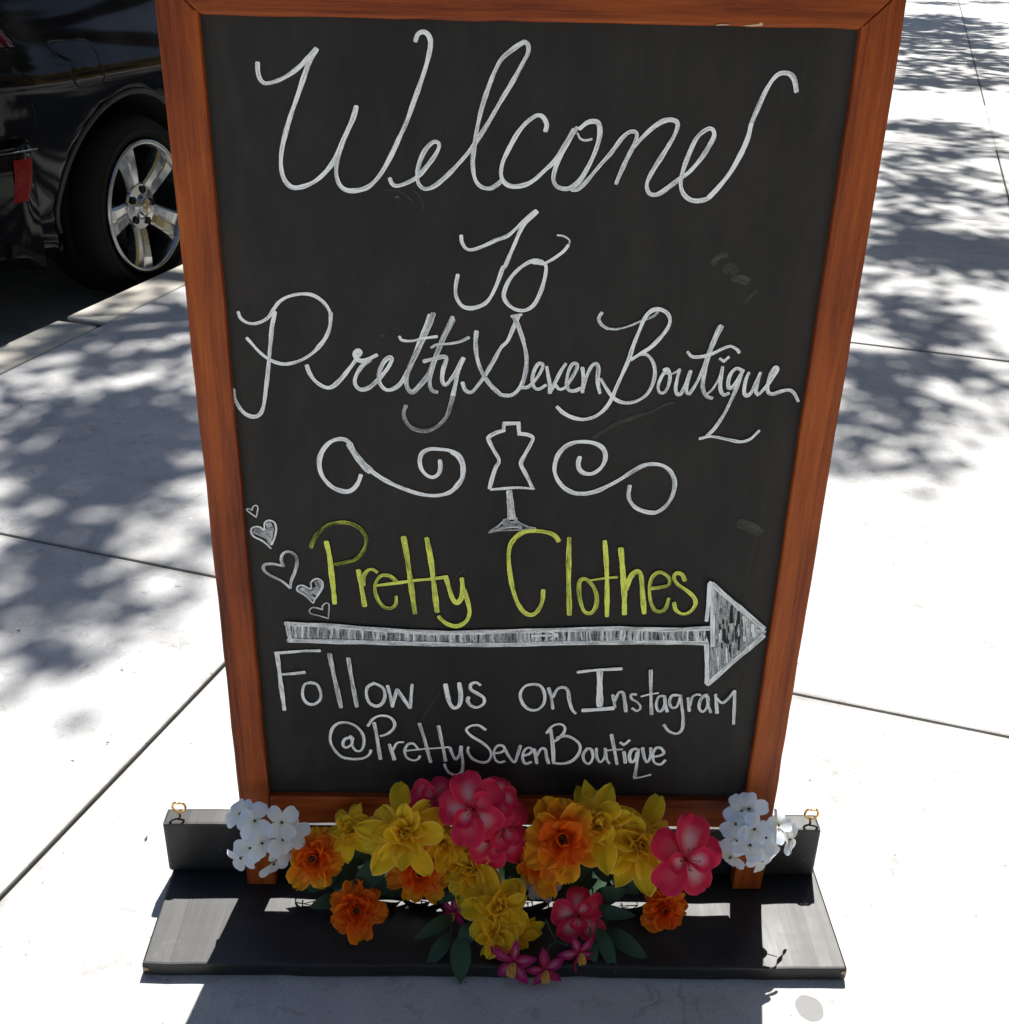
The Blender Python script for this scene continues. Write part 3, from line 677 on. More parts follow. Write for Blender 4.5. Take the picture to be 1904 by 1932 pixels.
SPRIGS = [
 ('sprig of long dark green fabric leaves left of the low yellow flowers', [([-0.0596, -0.07, 0.0458], [-0.1019, -0.105, 0.0462], 0.0163), ([-0.062, -0.085, 0.0346], [-0.0886, -0.115, 0.0142], 0.0171), ([-0.0507, -0.09, 0.0382], [-0.0503, -0.128, 0.0032], 0.0233), ([-0.0412, -0.08, 0.0469], [-0.0476, -0.1, 0.026], 0.0189)]),
 ('sprig of dark green fabric leaves right of the low pink flower', [([0.1029, -0.075, 0.0358], [0.1209, -0.118, 0.011], 0.0173), ([0.1131, -0.07, 0.027], [0.1588, -0.105, 0.0167], 0.0201), ([0.099, -0.055, 0.0401], [0.1451, -0.075, 0.0525], 0.0166), ([0.0941, -0.09, 0.032], [0.0985, -0.112, 0.0166], 0.0117)]),
 ('dark green fabric leaf pair behind the tall yellow flower and the pink one', [([0.1001, -0.04, 0.041], [0.1375, -0.05, 0.0678], 0.0214), ([0.1256, -0.035, 0.0688], [0.1499, -0.05, 0.0608], 0.0175), ([0.1232, -0.03, 0.0923], [0.1359, -0.04, 0.0667], 0.0156)]),
 ('dark green fabric leaves left of the largest yellow flower', [([-0.1332, -0.04, 0.1022], [-0.1745, -0.06, 0.068], 0.0263), ([-0.1237, -0.045, 0.0795], [-0.1466, -0.055, 0.0611], 0.0182), ([-0.141, -0.025, 0.0963], [-0.1854, -0.03, 0.0984], 0.0128)]),
 ('single dark green fabric leaf beside the low left orange flower', [([-0.1891, -0.055, 0.0563], [-0.2199, -0.075, 0.0613], 0.0164)]),
 ('dark green fabric leaves under the middle pink cluster', [([-0.0048, -0.02, 0.0712], [0.0219, -0.025, 0.0897], 0.0158), ([-0.0892, -0.04, 0.0455], [-0.0529, -0.06, 0.0624], 0.0157), ([0.0043, -0.015, 0.1159], [0.0222, -0.02, 0.1319], 0.011)]),
 ('added row of dark green fabric leaves behind the flowers, blocking sunlight at the black back board', [([-0.2136, -0.0063, 0.0439], [-0.2504, -0.0083, 0.0625], 0.052), ([-0.2414, -0.0089, 0.0484], [-0.1996, -0.0083, 0.0597], 0.052), ([-0.2322, -0.0101, 0.0544], [-0.1858, -0.0103, 0.0639], 0.052), ([-0.1793, -0.0087, 0.0587], [-0.2157, -0.0061, 0.0511], 0.052), ([-0.1679, -0.0121, 0.0485], [-0.2041, -0.015, 0.0367], 0.052), ([-0.1935, -0.0101, 0.0686], [-0.1555, -0.007, 0.0598], 0.052), ([-0.1445, -0.007, 0.0536], [-0.1815, -0.0085, 0.0497], 0.052), ([-0.1737, -0.01, 0.0533], [-0.1293, -0.0098, 0.0591], 0.052), ([-0.1187, -0.0068, 0.0449], [-0.1613, -0.0035, 0.0425], 0.052), ([-0.1479, -0.0137, 0.0557], [-0.1091, -0.0106, 0.0426], 0.052), ([-0.0945, -0.0127, 0.0492], [-0.1395, -0.0105, 0.0491], 0.052), ([-0.0854, -0.0079, 0.0474], [-0.1256, -0.0046, 0.0376], 0.052), ([-0.0759, -0.0107, 0.0539], [-0.1121, -0.014, 0.0473], 0.052), ([-0.1027, -0.0098, 0.0515], [-0.0623, -0.006, 0.0376], 0.052), ([-0.0506, -0.0129, 0.0502], [-0.0914, -0.0141, 0.0575], 0.052), ([-0.0404, -0.0073, 0.0522], [-0.0786, -0.0044, 0.0535], 0.052), ([-0.068, -0.0126, 0.0614], [-0.028, -0.016, 0.0649], 0.052), ([-0.0178, -0.0102, 0.0497], [-0.0552, -0.0084, 0.0595], 0.052), ([-0.0432, -0.0099, 0.0614], [-0.0068, -0.0074, 0.0593], 0.052), ([0.0048, -0.0136, 0.0506], [-0.0318, -0.0119, 0.0497], 0.052), ([0.0302, -0.0111, 0.0541], [-0.0112, -0.0091, 0.0489], 0.052), ([-0.0003, -0.0094, 0.0628], [0.0423, -0.0075, 0.0659], 0.052), ([0.0082, -0.0091, 0.053], [0.0568, -0.0052, 0.0395], 0.052), ([0.0192, -0.0096, 0.0568], [0.0688, -0.0077, 0.0476], 0.052), ([0.0353, -0.0073, 0.0545], [0.0757, -0.0105, 0.0517], 0.052), ([0.0914, -0.0093, 0.0502], [0.0426, -0.0084, 0.0618], 0.052), ([0.0555, -0.0065, 0.0625], [0.1015, -0.0089, 0.0674], 0.052), ([0.0713, -0.0133, 0.0599], [0.1087, -0.0152, 0.0542], 0.052), ([0.0819, -0.0074, 0.0447], [0.1211, -0.0048, 0.0428], 0.052), ([0.1323, -0.0089, 0.0734], [0.0937, -0.0066, 0.0718], 0.052), ([0.158, -0.0075, 0.0489], [0.114, -0.0052, 0.058], 0.052), ([0.1241, -0.0088, 0.0605], [0.1709, -0.0065, 0.045], 0.052), ([0.1408, -0.0085, 0.0576], [0.1772, -0.0072, 0.053], 0.052), ([0.1907, -0.013, 0.0544], [0.1503, -0.0167, 0.0674], 0.052), ([0.2022, -0.0088, 0.0682], [0.1618, -0.007, 0.0656], 0.052), ([0.1733, -0.0116, 0.0454], [0.2137, -0.0084, 0.0624], 0.052)]),  # leaf row added to block the sun coming under the bottom rail
]
STEMS = [[[0.0438, -0.07, 0.0425], [0.0489, -0.08, 0.0351], [0.0551, -0.09, 0.0297], [0.0469, -0.1, 0.0307], [0.0437, -0.112, 0.0322]], [[0.0551, -0.09, 0.0297], [0.0601, -0.094, 0.0305], [0.0681, -0.1, 0.0336]]]
CLUMPS = [
 ('A', 0.975, -1.328, 0.058, 0.148, 0.097, -0.072, 3.8, 2.6),
 ('A', 0.852, -1.32, 0.031, 0.082, 0.084, -0.065, 3.7, 2.6),
 ('A', 0.8, -1.151, 0.048, 0.125, 0.07, -0.05, 3.8, 2.6),
 ('A', 1.055, -1.127, 0.019, 0.05, 0.116, -0.074, 3.8, 2.6),
 ('A', 1.237, -1.236, 0.021, 0.053, 0.109, -0.069, 3.9, 2.4),
 ('A', 0.872, -1.02, 0.023, 0.059, 0.064, -0.041, 3.8, 2.6),
 ('A', 0.681, -1.126, 0.027, 0.071, 0.071, -0.053, 3.7, 2.5),
 ('A', 1.085, -1.556, 0.026, 0.066, 0.068, -0.054, 4.0, 2.4),
 ('A', 0.572, -0.983, 0.038, 0.101, 0.053, -0.038, 3.6, 2.4),
 ('A', 0.648, -1.003, 0.018, 0.046, 0.053, -0.037, 3.6, 2.2),
 ('A', 0.44, -0.992, 0.029, 0.078, 0.05, -0.039, 3.5, 2.4),
 ('A', 0.47, -0.955, 0.02, 0.054, 0.039, -0.029, 3.5, 2.0),
 ('A', 0.506, -0.858, 0.013, 0.036, 0.03, -0.02, 3.6, 2.0),
 ('A', 0.389, -0.957, 0.014, 0.038, 0.03, -0.023, 3.5, 1.8),
 ('A', 0.351, -0.82, 0.011, 0.029, 0.025, -0.018, 3.6, 1.1),
 ('A', 0.282, -0.892, 0.012, 0.033, 0.021, -0.017, 3.5, 0.9),
 ('A', 0.239, -0.845, 0.007, 0.019, 0.02, -0.016, 3.5, 0.6),
 ('A', 1.631, -1.605, 0.034, 0.083, 0.048, -0.032, 4.2, 1.6),
 ('A', 1.463, -1.586, 0.036, 0.09, 0.044, -0.031, 4.2, 1.0),
 ('A', 1.357, -1.623, 0.01, 0.026, 0.041, -0.03, 4.1, 1.8),
 ('A', 1.38, -1.521, 0.01, 0.026, 0.048, -0.034, 4.1, 1.8),
 ('A', 1.418, -1.744, 0.038, 0.095, 0.057, -0.044, 4.3, 0.9),
 ('A', 1.754, -1.614, 0.016, 0.04, 0.055, -0.036, 4.2, 1.8),
 ('A', 2.001, -1.759, 0.023, 0.055, 0.08, -0.052, 4.2, 1.8),
 ('A', 1.921, -1.799, 0.018, 0.042, 0.054, -0.036, 4.3, 1.6),
 ('A', 1.604, -1.671, 0.02, 0.05, 0.045, -0.031, 4.3, 1.6),
 ('A', 1.566, -1.765, 0.034, 0.082, 0.063, -0.046, 4.4, 1.4),
 ('A', 1.453, -1.799, 0.035, 0.086, 0.059, -0.046, 4.4, 1.5),
 ('A', 1.559, -1.441, 0.013, 0.032, 0.061, -0.039, 4.1, 1.5),
 ('A', 1.166, -1.328, 0.017, 0.043, 0.026, -0.018, 4.0, 1.4),
 ('A', 1.412, -1.671, 0.042, 0.105, 0.085, -0.063, 4.3, 0.8),
 ('A', 1.424, -1.413, 0.008, 0.021, 0.056, -0.036, 4.1, 1.0),
 ('B', 2.122, 0.323, 0.033, 0.082, 0.095, -0.004, 3.7, 2.6),
 ('B', 2.026, 0.296, 0.019, 0.049, 0.125, -0.007, 3.7, 2.6),
 ('B', 2.179, 0.469, 0.035, 0.087, 0.062, -0.0, 3.7, 2.4),
 ('B', 2.12, 0.576, 0.03, 0.076, 0.057, 0.001, 3.7, 2.2),
 ('B', 2.086, 0.632, 0.019, 0.048, 0.042, 0.002, 3.7, 1.8),
 ('B', 1.892, 0.343, 0.024, 0.06, 0.054, -0.002, 3.6, 2.2),
 ('B', 1.877, 0.403, 0.018, 0.046, 0.044, -0.001, 3.6, 1.7),
 ('B', 1.714, 0.301, 0.014, 0.036, 0.052, -0.003, 3.6, 2.2),
 ('B', 1.663, 0.288, 0.009, 0.024, 0.05, -0.003, 3.6, 2.0),
 ('B', 1.532, 0.359, 0.012, 0.03, 0.056, -0.003, 3.5, 1.8),
 ('B', 1.47, 0.346, 0.01, 0.026, 0.029, -0.001, 3.5, 1.0),
 ('B', 1.519, 0.313, 0.016, 0.042, 0.022, -0.001, 3.5, 0.8),
 ('B', 1.56, 0.435, 0.013, 0.034, 0.017, -0.0, 3.5, 0.7),
 ('B', 2.591, 0.456, 0.025, 0.061, 0.11, -0.001, 3.8, 2.6),
 ('B', 2.491, 0.477, 0.022, 0.054, 0.096, -0.0, 3.8, 2.6),
 ('B', 2.42, 0.349, 0.04, 0.098, 0.068, -0.003, 3.8, 2.0),
 ('B', 2.53, 0.314, 0.025, 0.061, 0.045, -0.002, 3.8, 1.6),
 ('B', 2.754, 0.315, 0.029, 0.069, 0.056, -0.002, 3.9, 2.0),
 ('B', 2.778, 0.422, 0.018, 0.043, 0.057, -0.001, 3.9, 2.0),
 ('B', 2.691, 0.381, 0.026, 0.063, 0.039, -0.001, 3.9, 1.6),
 ('B', 1.78, 0.439, 0.035, 0.09, 0.047, -0.001, 3.6, 1.1),
 ('B', 1.879, 0.504, 0.023, 0.059, 0.05, 0.0, 3.6, 1.0),
 ('B', 1.731, 0.464, 0.019, 0.048, 0.029, -0.0, 3.6, 0.9),
 ('B', 2.257, 0.552, 0.015, 0.037, 0.039, 0.001, 3.7, 1.2),
 ('B', 3.021, 0.519, 0.026, 0.062, 0.04, 0.0, 4.0, 1.2),
 ('B', 2.905, 0.298, 0.018, 0.044, 0.03, -0.001, 4.0, 1.0),
 ('B', 3.533, 0.56, 0.093, 0.218, 0.212, 0.003, 4.2, 2.6),
 ('B', 3.592, 0.437, 0.05, 0.115, 0.139, -0.002, 4.2, 2.2),
 ('B', 3.342, 0.64, 0.046, 0.108, 0.135, 0.004, 4.1, 2.4),
 ('B', 3.365, 0.355, 0.033, 0.076, 0.146, -0.004, 4.1, 2.2),
 ('B', 3.984, 0.452, 0.097, 0.219, 0.102, -0.001, 4.3, 2.0),
 ('B', 4.327, 0.327, 0.05, 0.112, 0.137, -0.004, 4.3, 1.8),
 ('B', 4.619, 0.362, 0.073, 0.16, 0.092, -0.002, 4.3, 2.0),
 ('B', 4.526, 0.531, 0.085, 0.188, 0.111, 0.001, 4.3, 2.0),
 ('B', 4.438, 0.693, 0.05, 0.112, 0.139, 0.005, 4.3, 1.6),
 ('B', 4.902, 0.445, 0.067, 0.145, 0.139, -0.001, 4.4, 1.3),
 ('B', 5.063, 0.658, 0.047, 0.102, 0.118, 0.003, 4.4, 1.5),
 ('B', 5.391, 0.393, 0.079, 0.168, 0.19, -0.003, 4.5, 1.8),
 ('B', 5.671, 0.588, 0.083, 0.174, 0.157, 0.002, 4.5, 1.6),
 ('B', 5.067, 0.306, 0.037, 0.08, 0.16, -0.005, 4.4, 1.6),
 ('B', 6.418, 0.323, 0.061, 0.124, 0.213, -0.005, 4.6, 1.8),
 ('B', 6.402, 0.488, 0.074, 0.151, 0.192, -0.0, 4.6, 1.8),
 ('B', 6.13, 0.685, 0.07, 0.145, 0.142, 0.004, 4.6, 1.6),
 ('B', 6.264, 0.596, 0.092, 0.188, 0.111, 0.001, 4.6, 1.6),
 ('B', 5.673, 0.759, 0.041, 0.087, 0.109, 0.004, 4.5, 0.8),
 ('B', 3.404, 0.7, 0.021, 0.05, 0.163, 0.007, 4.1, 2.0),
 ('B', 3.697, 0.299, 0.032, 0.073, 0.126, -0.005, 4.1, 1.2),
 ('B', 3.822, 0.69, 0.024, 0.055, 0.051, 0.002, 4.1, 0.9),
 ('B', 3.2, 0.392, 0.038, 0.09, 0.089, -0.002, 4.0, 1.5),
 ('B', 3.163, 0.507, 0.02, 0.048, 0.067, 0.0, 4.0, 1.2),
 ('C', 15.38, 0.45, 0.254, 0.366, 0.518, -0.001, 4.6, 1.9),
 ('C', 14.25, 0.372, 0.19, 0.284, 0.677, -0.005, 4.6, 2.3),
 ('C', 13.851, 0.922, 0.206, 0.316, 0.636, 0.018, 4.6, 1.6),
 ('C', 13.047, 0.306, 0.125, 0.194, 0.579, -0.007, 4.6, 1.7),
 ('C', 12.485, 0.6, 0.226, 0.361, 0.443, 0.003, 4.6, 1.7),
 ('C', 11.333, 0.328, 0.104, 0.172, 0.338, -0.004, 4.6, 1.7),
 ('C', 11.962, 0.835, 0.161, 0.263, 0.49, 0.012, 4.6, 1.7),
 ('C', 10.873, 0.525, 0.189, 0.319, 0.347, 0.001, 4.6, 1.3),
 ('C', 10.82, 0.899, 0.13, 0.221, 0.341, 0.011, 4.6, 1.9),
 ('C', 9.989, 0.346, 0.102, 0.177, 0.301, -0.004, 4.6, 1.6),
 ('C', 10.132, 0.701, 0.172, 0.299, 0.305, 0.005, 4.6, 1.7),
 ('C', 10.0, 0.959, 0.067, 0.118, 0.533, 0.022, 4.6, 1.9),
 ('C', 9.264, 0.466, 0.155, 0.277, 0.263, -0.001, 4.6, 1.3),
 ('C', 8.584, 0.312, 0.085, 0.156, 0.279, -0.005, 4.6, 2.2),
 ('C', 8.54, 0.493, 0.098, 0.181, 0.206, -0.0, 4.6, 2.2),
 ('C', 8.97, 0.838, 0.088, 0.161, 0.345, 0.011, 4.6, 1.9),
 ('C', 14.966, 0.953, 0.201, 0.297, 0.305, 0.009, 4.6, 1.5),
 ('C', 18.429, 0.442, 0.313, 0.412, 0.397, -0.001, 4.6, 1.3),
 ('C', 19.251, 1.281, 0.247, 0.323, 0.348, 0.013, 4.6, 1.3),
]
FRAGMENTS = [(-1.017, 1.675), (-0.949, 2.066), (-0.912, 2.25), (-1.109, 1.507), (-0.897, 1.506), (-0.959, 1.316), (0.971, 1.62), (1.236, 2.048), (1.408, 2.464), (1.138, 2.118), (-0.778, 0.564), (-0.584, 0.462), (-0.558, 0.713), (-0.692, 1.106), (-0.451, 0.095), (-0.591, 0.247), (-0.554, 0.283), (-0.956, 1.152)]
EYES = [[-0.385, 0.035, 0.0943], [0.3617, 0.035, 0.0911]]
CHIPS = [[[0.1498, -0.001, 0.9686], [0.1558, -0.001, 0.9694], [0.1625, -0.001, 0.9693], [0.1596, -0.001, 0.9686], [0.1523, -0.001, 0.9682]], [[0.173, -0.001, 0.9687], [0.1802, -0.001, 0.9694], [0.1856, -0.001, 0.9701], [0.1873, -0.001, 0.9715], [0.1896, -0.001, 0.9702], [0.1888, -0.001, 0.9688], [0.1816, -0.001, 0.9682], [0.1754, -0.001, 0.9683]]]

# ------------------------------------------------------------------ helpers
UA = Vector((math.sin(KERB_ANGLE), math.cos(KERB_ANGLE), 0))      # along the kerb
VA = Vector((math.cos(KERB_ANGLE), -math.sin(KERB_ANGLE), 0))     # from the street towards the shops
def W(u, v, z): return UA * u + VA * v + Vector((0, 0, z))

def empty(name, loc, label, cat, group=None, rot=None):
    o = bpy.data.objects.new(name, None)
    o.empty_display_size = 0.05
    COL.objects.link(o)
    o.location = loc
    if rot is not None: o.rotation_euler = rot
    o['label'] = label; o['category'] = cat
    if group: o['group'] = group
    return o
def link(name, me, parent=None, mats=None):
    for m in (mats or []): me.materials.append(m)
    o = bpy.data.objects.new(name, me)
    COL.objects.link(o)
    if parent is not None: o.parent = parent
    return o
def pymesh(name, vs, fs, mat, parent=None, smooth=False):
    me = bpy.data.meshes.new(name)
    me.from_pydata([tuple(v) for v in vs], [], fs)
    me.validate(); me.update()
    if smooth:
        for p in me.polygons: p.use_smooth = True
    return link(name, me, parent, mat if isinstance(mat, list) else [mat])
def structure(o):
    o['kind'] = 'structure'; return o
def tag(o, label, cat, group=None):
    o['label'] = label; o['category'] = cat
    if group: o['group'] = group
    return o
def bm_obj(name, bm, mat, parent=None, smooth=False):
    me = bpy.data.meshes.new(name)
    bm.normal_update()
    bm.to_mesh(me); bm.free()
    if smooth:
        for p in me.polygons: p.use_smooth = True
    return link(name, me, parent, mat if isinstance(mat, list) else [mat])
def add_box(bm, x0, x1, y0, y1, z0, z1, bev=0.0, M=None, seg=2):
    r = bmesh.ops.create_cube(bm, size=1.0)
    vs = r['verts']
    for v in vs:
        v.co = Vector((x0 + (v.co.x + .5) * (x1 - x0), y0 + (v.co.y + .5) * (y1 - y0), z0 + (v.co.z + .5) * (z1 - z0)))
    if bev > 0:
        es = list({e for v in vs for e in v.link_edges})
        rb = bmesh.ops.bevel(bm, geom=es, offset=bev, segments=seg, profile=.6, affect='EDGES')
        vs = list({v for f in rb['faces'] for v in f.verts} | {v for v in vs if v.is_valid})
    if M is not None:
        for v in vs: v.co = M @ v.co
    return vs
def tube_geo(pts, radii, n=8, cap=True):
    pts = [Vector(p) for p in pts]
    if not isinstance(radii, (list, tuple)): radii = [radii] * len(pts)
    vs, fs = [], []
    prev = None
    for i, p in enumerate(pts):
        t = (pts[min(i + 1, len(pts) - 1)] - pts[max(i - 1, 0)]).normalized()
        if prev is None:
            a = Vector((0, 0, 1)) if abs(t.z) < .9 else Vector((1, 0, 0))
            s = t.cross(a).normalized()
        else:
            s = (prev - t * prev.dot(t)).normalized()
        prev = s
        b = t.cross(s)
        for k in range(n):
            an = 2 * math.pi * k / n
            vs.append(p + (s * math.cos(an) + b * math.sin(an)) * radii[i])
    for i in range(len(pts) - 1):
        for k in range(n):
            fs.append((i * n + k, i * n + (k + 1) % n, (i + 1) * n + (k + 1) % n, (i + 1) * n + k))
    if cap:
        fs.append(tuple(range(n - 1, -1, -1))); m = (len(pts) - 1) * n
        fs.append(tuple(m + k for k in range(n)))
    return vs, fs
def join_geo(gs):
    V, Fc = [], []
    for vs, fs in gs:
        o = len(V); V += list(vs); Fc += [tuple(i + o for i in f) for f in fs]
    return V, Fc
def lathe_geo(prof, n=48, axis='Y'):
    """prof: (radius, axial) pairs; revolve round the local Y axis"""
    vs, fs = [], []
    for r, a in prof:
        for k in range(n):
            t = 2 * math.pi * k / n
            vs.append(Vector((r * math.cos(t), a, r * math.sin(t))))
    for i in range(len(prof) - 1):
        for k in range(n):
            fs.append((i * n + k, i * n + (k + 1) % n, (i + 1) * n + (k + 1) % n, (i + 1) * n + k))
    return vs, fs
def catmull(P, per=6):
    P = [Vector(p) for p in P]
    if len(P) == 2: P = [P[0], (P[0] + P[1]) / 2, P[1]]
    out = []
    for i in range(len(P) - 1):
        p0 = P[i - 1] if i > 0 else P[0] * 2 - P[1]
        p1, p2 = P[i], P[i + 1]
        p3 = P[i + 2] if i + 2 < len(P) else P[-1] * 2 - P[-2]
        for k in range(per):
            t = k / per
            out.append(.5 * ((2 * p1) + (p2 - p0) * t + (2 * p0 - 5 * p1 + 4 * p2 - p3) * t * t + (3 * p1 - p0 - 3 * p2 + p3) * t ** 3))
    out.append(P[-1])
    return out

# ------------------------------------------------------------------ materials
class NT:
    def __init__(s, name):
        s.m = bpy.data.materials.new(name); s.m.use_nodes = True
        s.t = s.m.node_tree; s.b = s.t.nodes['Principled BSDF']; s.out = s.t.nodes['Material Output']
    def n(s, kind, **kw):
        d = s.t.nodes.new('ShaderNode' + kind)
        for k, v in kw.items():
            if hasattr(d, k): setattr(d, k, v)
        return d
    def l(s, a, b): s.t.links.new(a, b)
    def coord(s, which='Object', scale=(1, 1, 1)):
        c = s.n('TexCoord'); mp = s.n('Mapping')
        mp.inputs['Scale'].default_value = scale
        s.l(c.outputs[which], mp.inputs['Vector'])
        return mp.outputs['Vector']
    def noise(s, vec, scale, detail=4, rough=.55, dist=0):
        d = s.n('TexNoise'); d.inputs['Scale'].default_value = scale; d.inputs['Detail'].default_value = detail
        d.inputs['Roughness'].default_value = rough; d.inputs['Distortion'].default_value = dist
        s.l(vec, d.inputs['Vector']); return d.outputs['Fac']
    def ramp(s, fac, stops):
        d = s.n('ValToRGB'); e = d.color_ramp.elements
        while len(e) < len(stops): e.new(.5)
        for i, (p, c) in enumerate(stops):
            e[i].position = p; e[i].color = (*c, 1) if len(c) == 3 else c
        s.l(fac, d.inputs['Fac']); return d.outputs['Color']
    def val(s, fac, a, b, c=0., d=1.):
        m = s.n('MapRange'); m.inputs['From Min'].default_value = a; m.inputs['From Max'].default_value = b
        m.inputs['To Min'].default_value = c; m.inputs['To Max'].default_value = d
        s.l(fac, m.inputs['Value']); return m.outputs['Result']
    def mix(s, fac, a, b, mode='MIX'):
        m = s.n('MixRGB', blend_type=mode)
        for i, x in (('Fac', fac), ('Color1', a), ('Color2', b)):
            if isinstance(x, (int, float)): m.inputs[i].default_value = x
            elif isinstance(x, tuple): m.inputs[i].default_value = (*x, 1)
            else: s.l(x, m.inputs[i])
        return m.outputs['Color']
    def math(s, op, a, b=0.):
        m = s.n('Math', operation=op)
        for i, x in enumerate((a, b)):
            if isinstance(x, (int, float)): m.inputs[i].default_value = x
            else: s.l(x, m.inputs[i])
        return m.outputs['Value']
    def bump(s, h, strength=.2, dist=.002):
        d = s.n('Bump'); d.inputs['Strength'].default_value = strength; d.inputs['Distance'].default_value = dist
        s.l(h, d.inputs['Height']); s.l(d.outputs['Normal'], s.b.inputs['Normal'])
    def set(s, **kw):
        for k, v in kw.items():
            i = s.b.inputs[k.replace('_', ' ')]
            if isinstance(v, tuple): i.default_value = (*v, 1) if len(v) == 3 else v
            elif isinstance(v, (int, float)): i.default_value = v
            else: s.l(v, i)

def plain(name, col, rough=.5, metal=0., **kw):
    t = NT(name); t.set(Base_Color=col, Roughness=rough, Metallic=metal, **kw); return t.m

def m_concrete(name, lo, hi, stain=None, slabs=False):
    t = NT(name); v = t.coord('Object')
    big = t.noise(v, 1.6, 5, .6); mid = t.noise(v, 9, 6, .65, .3); fine = t.noise(v, 260, 3, .6)
    c = t.ramp(t.math('ADD', t.math('MULTIPLY', big, .5), t.math('MULTIPLY', mid, .5)), [(.34, lo), (.56, hi)])
    sp = t.noise(v, 120, 2, .5)
    c = t.mix(t.val(sp, .70, .76), c, (.20, .19, .17))
    sp2 = t.noise(v, 75, 2, .5, .5)
    c = t.mix(t.val(sp2, .30, .25), c, tuple(min(.62, x * 1.18) for x in hi))
    c = t.mix(t.val(fine, .3, .7, .0, .10), c, (.25, .24, .22))
    if slabs:
        a = t.n('VertexColor', layer_name='slab')
        c = t.mix(1.0, c, a.outputs['Color'], 'MULTIPLY')
        # grit and grime lying along the joints of the slab grid
        sp3 = t.n('SeparateXYZ'); t.l(v, sp3.inputs[0])
        ca_, sa_ = math.cos(KERB_ANGLE), math.sin(KERB_ANGLE)
        uu = t.math('ADD', t.math('MULTIPLY', sp3.outputs[0], sa_), t.math('MULTIPLY', sp3.outputs[1], ca_))
        vv_ = t.math('SUBTRACT', t.math('MULTIPLY', sp3.outputs[0], ca_), t.math('MULTIPLY', sp3.outputs[1], sa_))
        def near(x, o_, per):
            q = t.math('FRACT', t.math('ADD', t.math('DIVIDE', t.math('SUBTRACT', x, o_), per), 100.5))
            return t.math('MULTIPLY', t.math('ABSOLUTE', t.math('SUBTRACT', q, .5)), per)
        dj = t.math('MINIMUM', near(uu, .544, 1.744), t.math('MAXIMUM', near(vv_, -.564, 1.346), t.val(uu, 5.9, 5.7, 0, 0)))
        g3 = t.noise(v, 14, 6, .7, .5)
        dj = t.math('ADD', dj, t.math('MULTIPLY', t.math('SUBTRACT', g3, .5), .05))
        c = t.mix(t.val(dj, .018, -.004, 0, .62), c, (.16, .145, .12))
        pit = t.noise(v, 420, 3, .7)
        c = t.mix(t.val(pit, .57, .68, 0, .75), c, (.17, .165, .155))
        blot = t.noise(v, 26, 5, .7, 1.)
        c = t.mix(t.val(blot, .55, .72, 0, .75), c, (.25, .245, .235))
        gum = t.n('TexVoronoi'); gum.inputs['Scale'].default_value = 2.6; t.l(v, gum.inputs['Vector'])
        c = t.mix(t.math('MULTIPLY', t.val(t.math('ADD', gum.outputs['Distance'], t.math('MULTIPLY', t.math('SUBTRACT', g3, .5), .03)), .034, .026), .4), c, (.22, .215, .21))
        # thin hairline cracks and dirt gathered along the joints
        vo = t.n('TexVoronoi', feature='DISTANCE_TO_EDGE'); vo.inputs['Scale'].default_value = .55
        w = t.n('TexNoise'); w.inputs['Scale'].default_value = 3.; w.inputs['Detail'].default_value = 6
        t.l(v, w.inputs['Vector'])
        vv = t.n('VectorMath', operation='MULTIPLY_ADD'); vv.inputs[1].default_value = (.35, .35, .0)
        t.l(w.outputs['Color'], vv.inputs[0]); t.l(v, vv.inputs[2]); t.l(vv.outputs['Vector'], vo.inputs['Vector'])
        cr = t.math('MULTIPLY', t.val(vo.outputs['Distance'], .0012, .0), t.val(t.noise(v, 2.2, 2), .52, .6))
        c = t.mix(t.math('MULTIPLY', cr, .55), c, (.12, .11, .10))
    if stain:
        for (sx, sy, rx, ry, ang, k) in stain:
            sep = t.n('SeparateXYZ'); t.l(v, sep.inputs[0])
            dx = t.math('DIVIDE', t.math('SUBTRACT', sep.outputs[0], sx), rx); dy = t.math('DIVIDE', t.math('SUBTRACT', sep.outputs[1], sy), ry)
            d = t.math('SQRT', t.math('ADD', t.math('MULTIPLY', dx, dx), t.math('MULTIPLY', dy, dy)))
            d = t.math('ADD', d, t.math('MULTIPLY', t.math('SUBTRACT', t.noise(v, 22, 3), .5), .5))
            c = t.mix(t.math('MULTIPLY', t.val(d, 1.03, .97), k), c, (.20, .20, .20))
    t.set(Base_Color=c, Roughness=.92)
    t.b.inputs['Specular IOR Level'].default_value = .15
    t.bump(t.math('ADD', fine, t.math('MULTIPLY', mid, .6)), .16, .002)
    return t.m

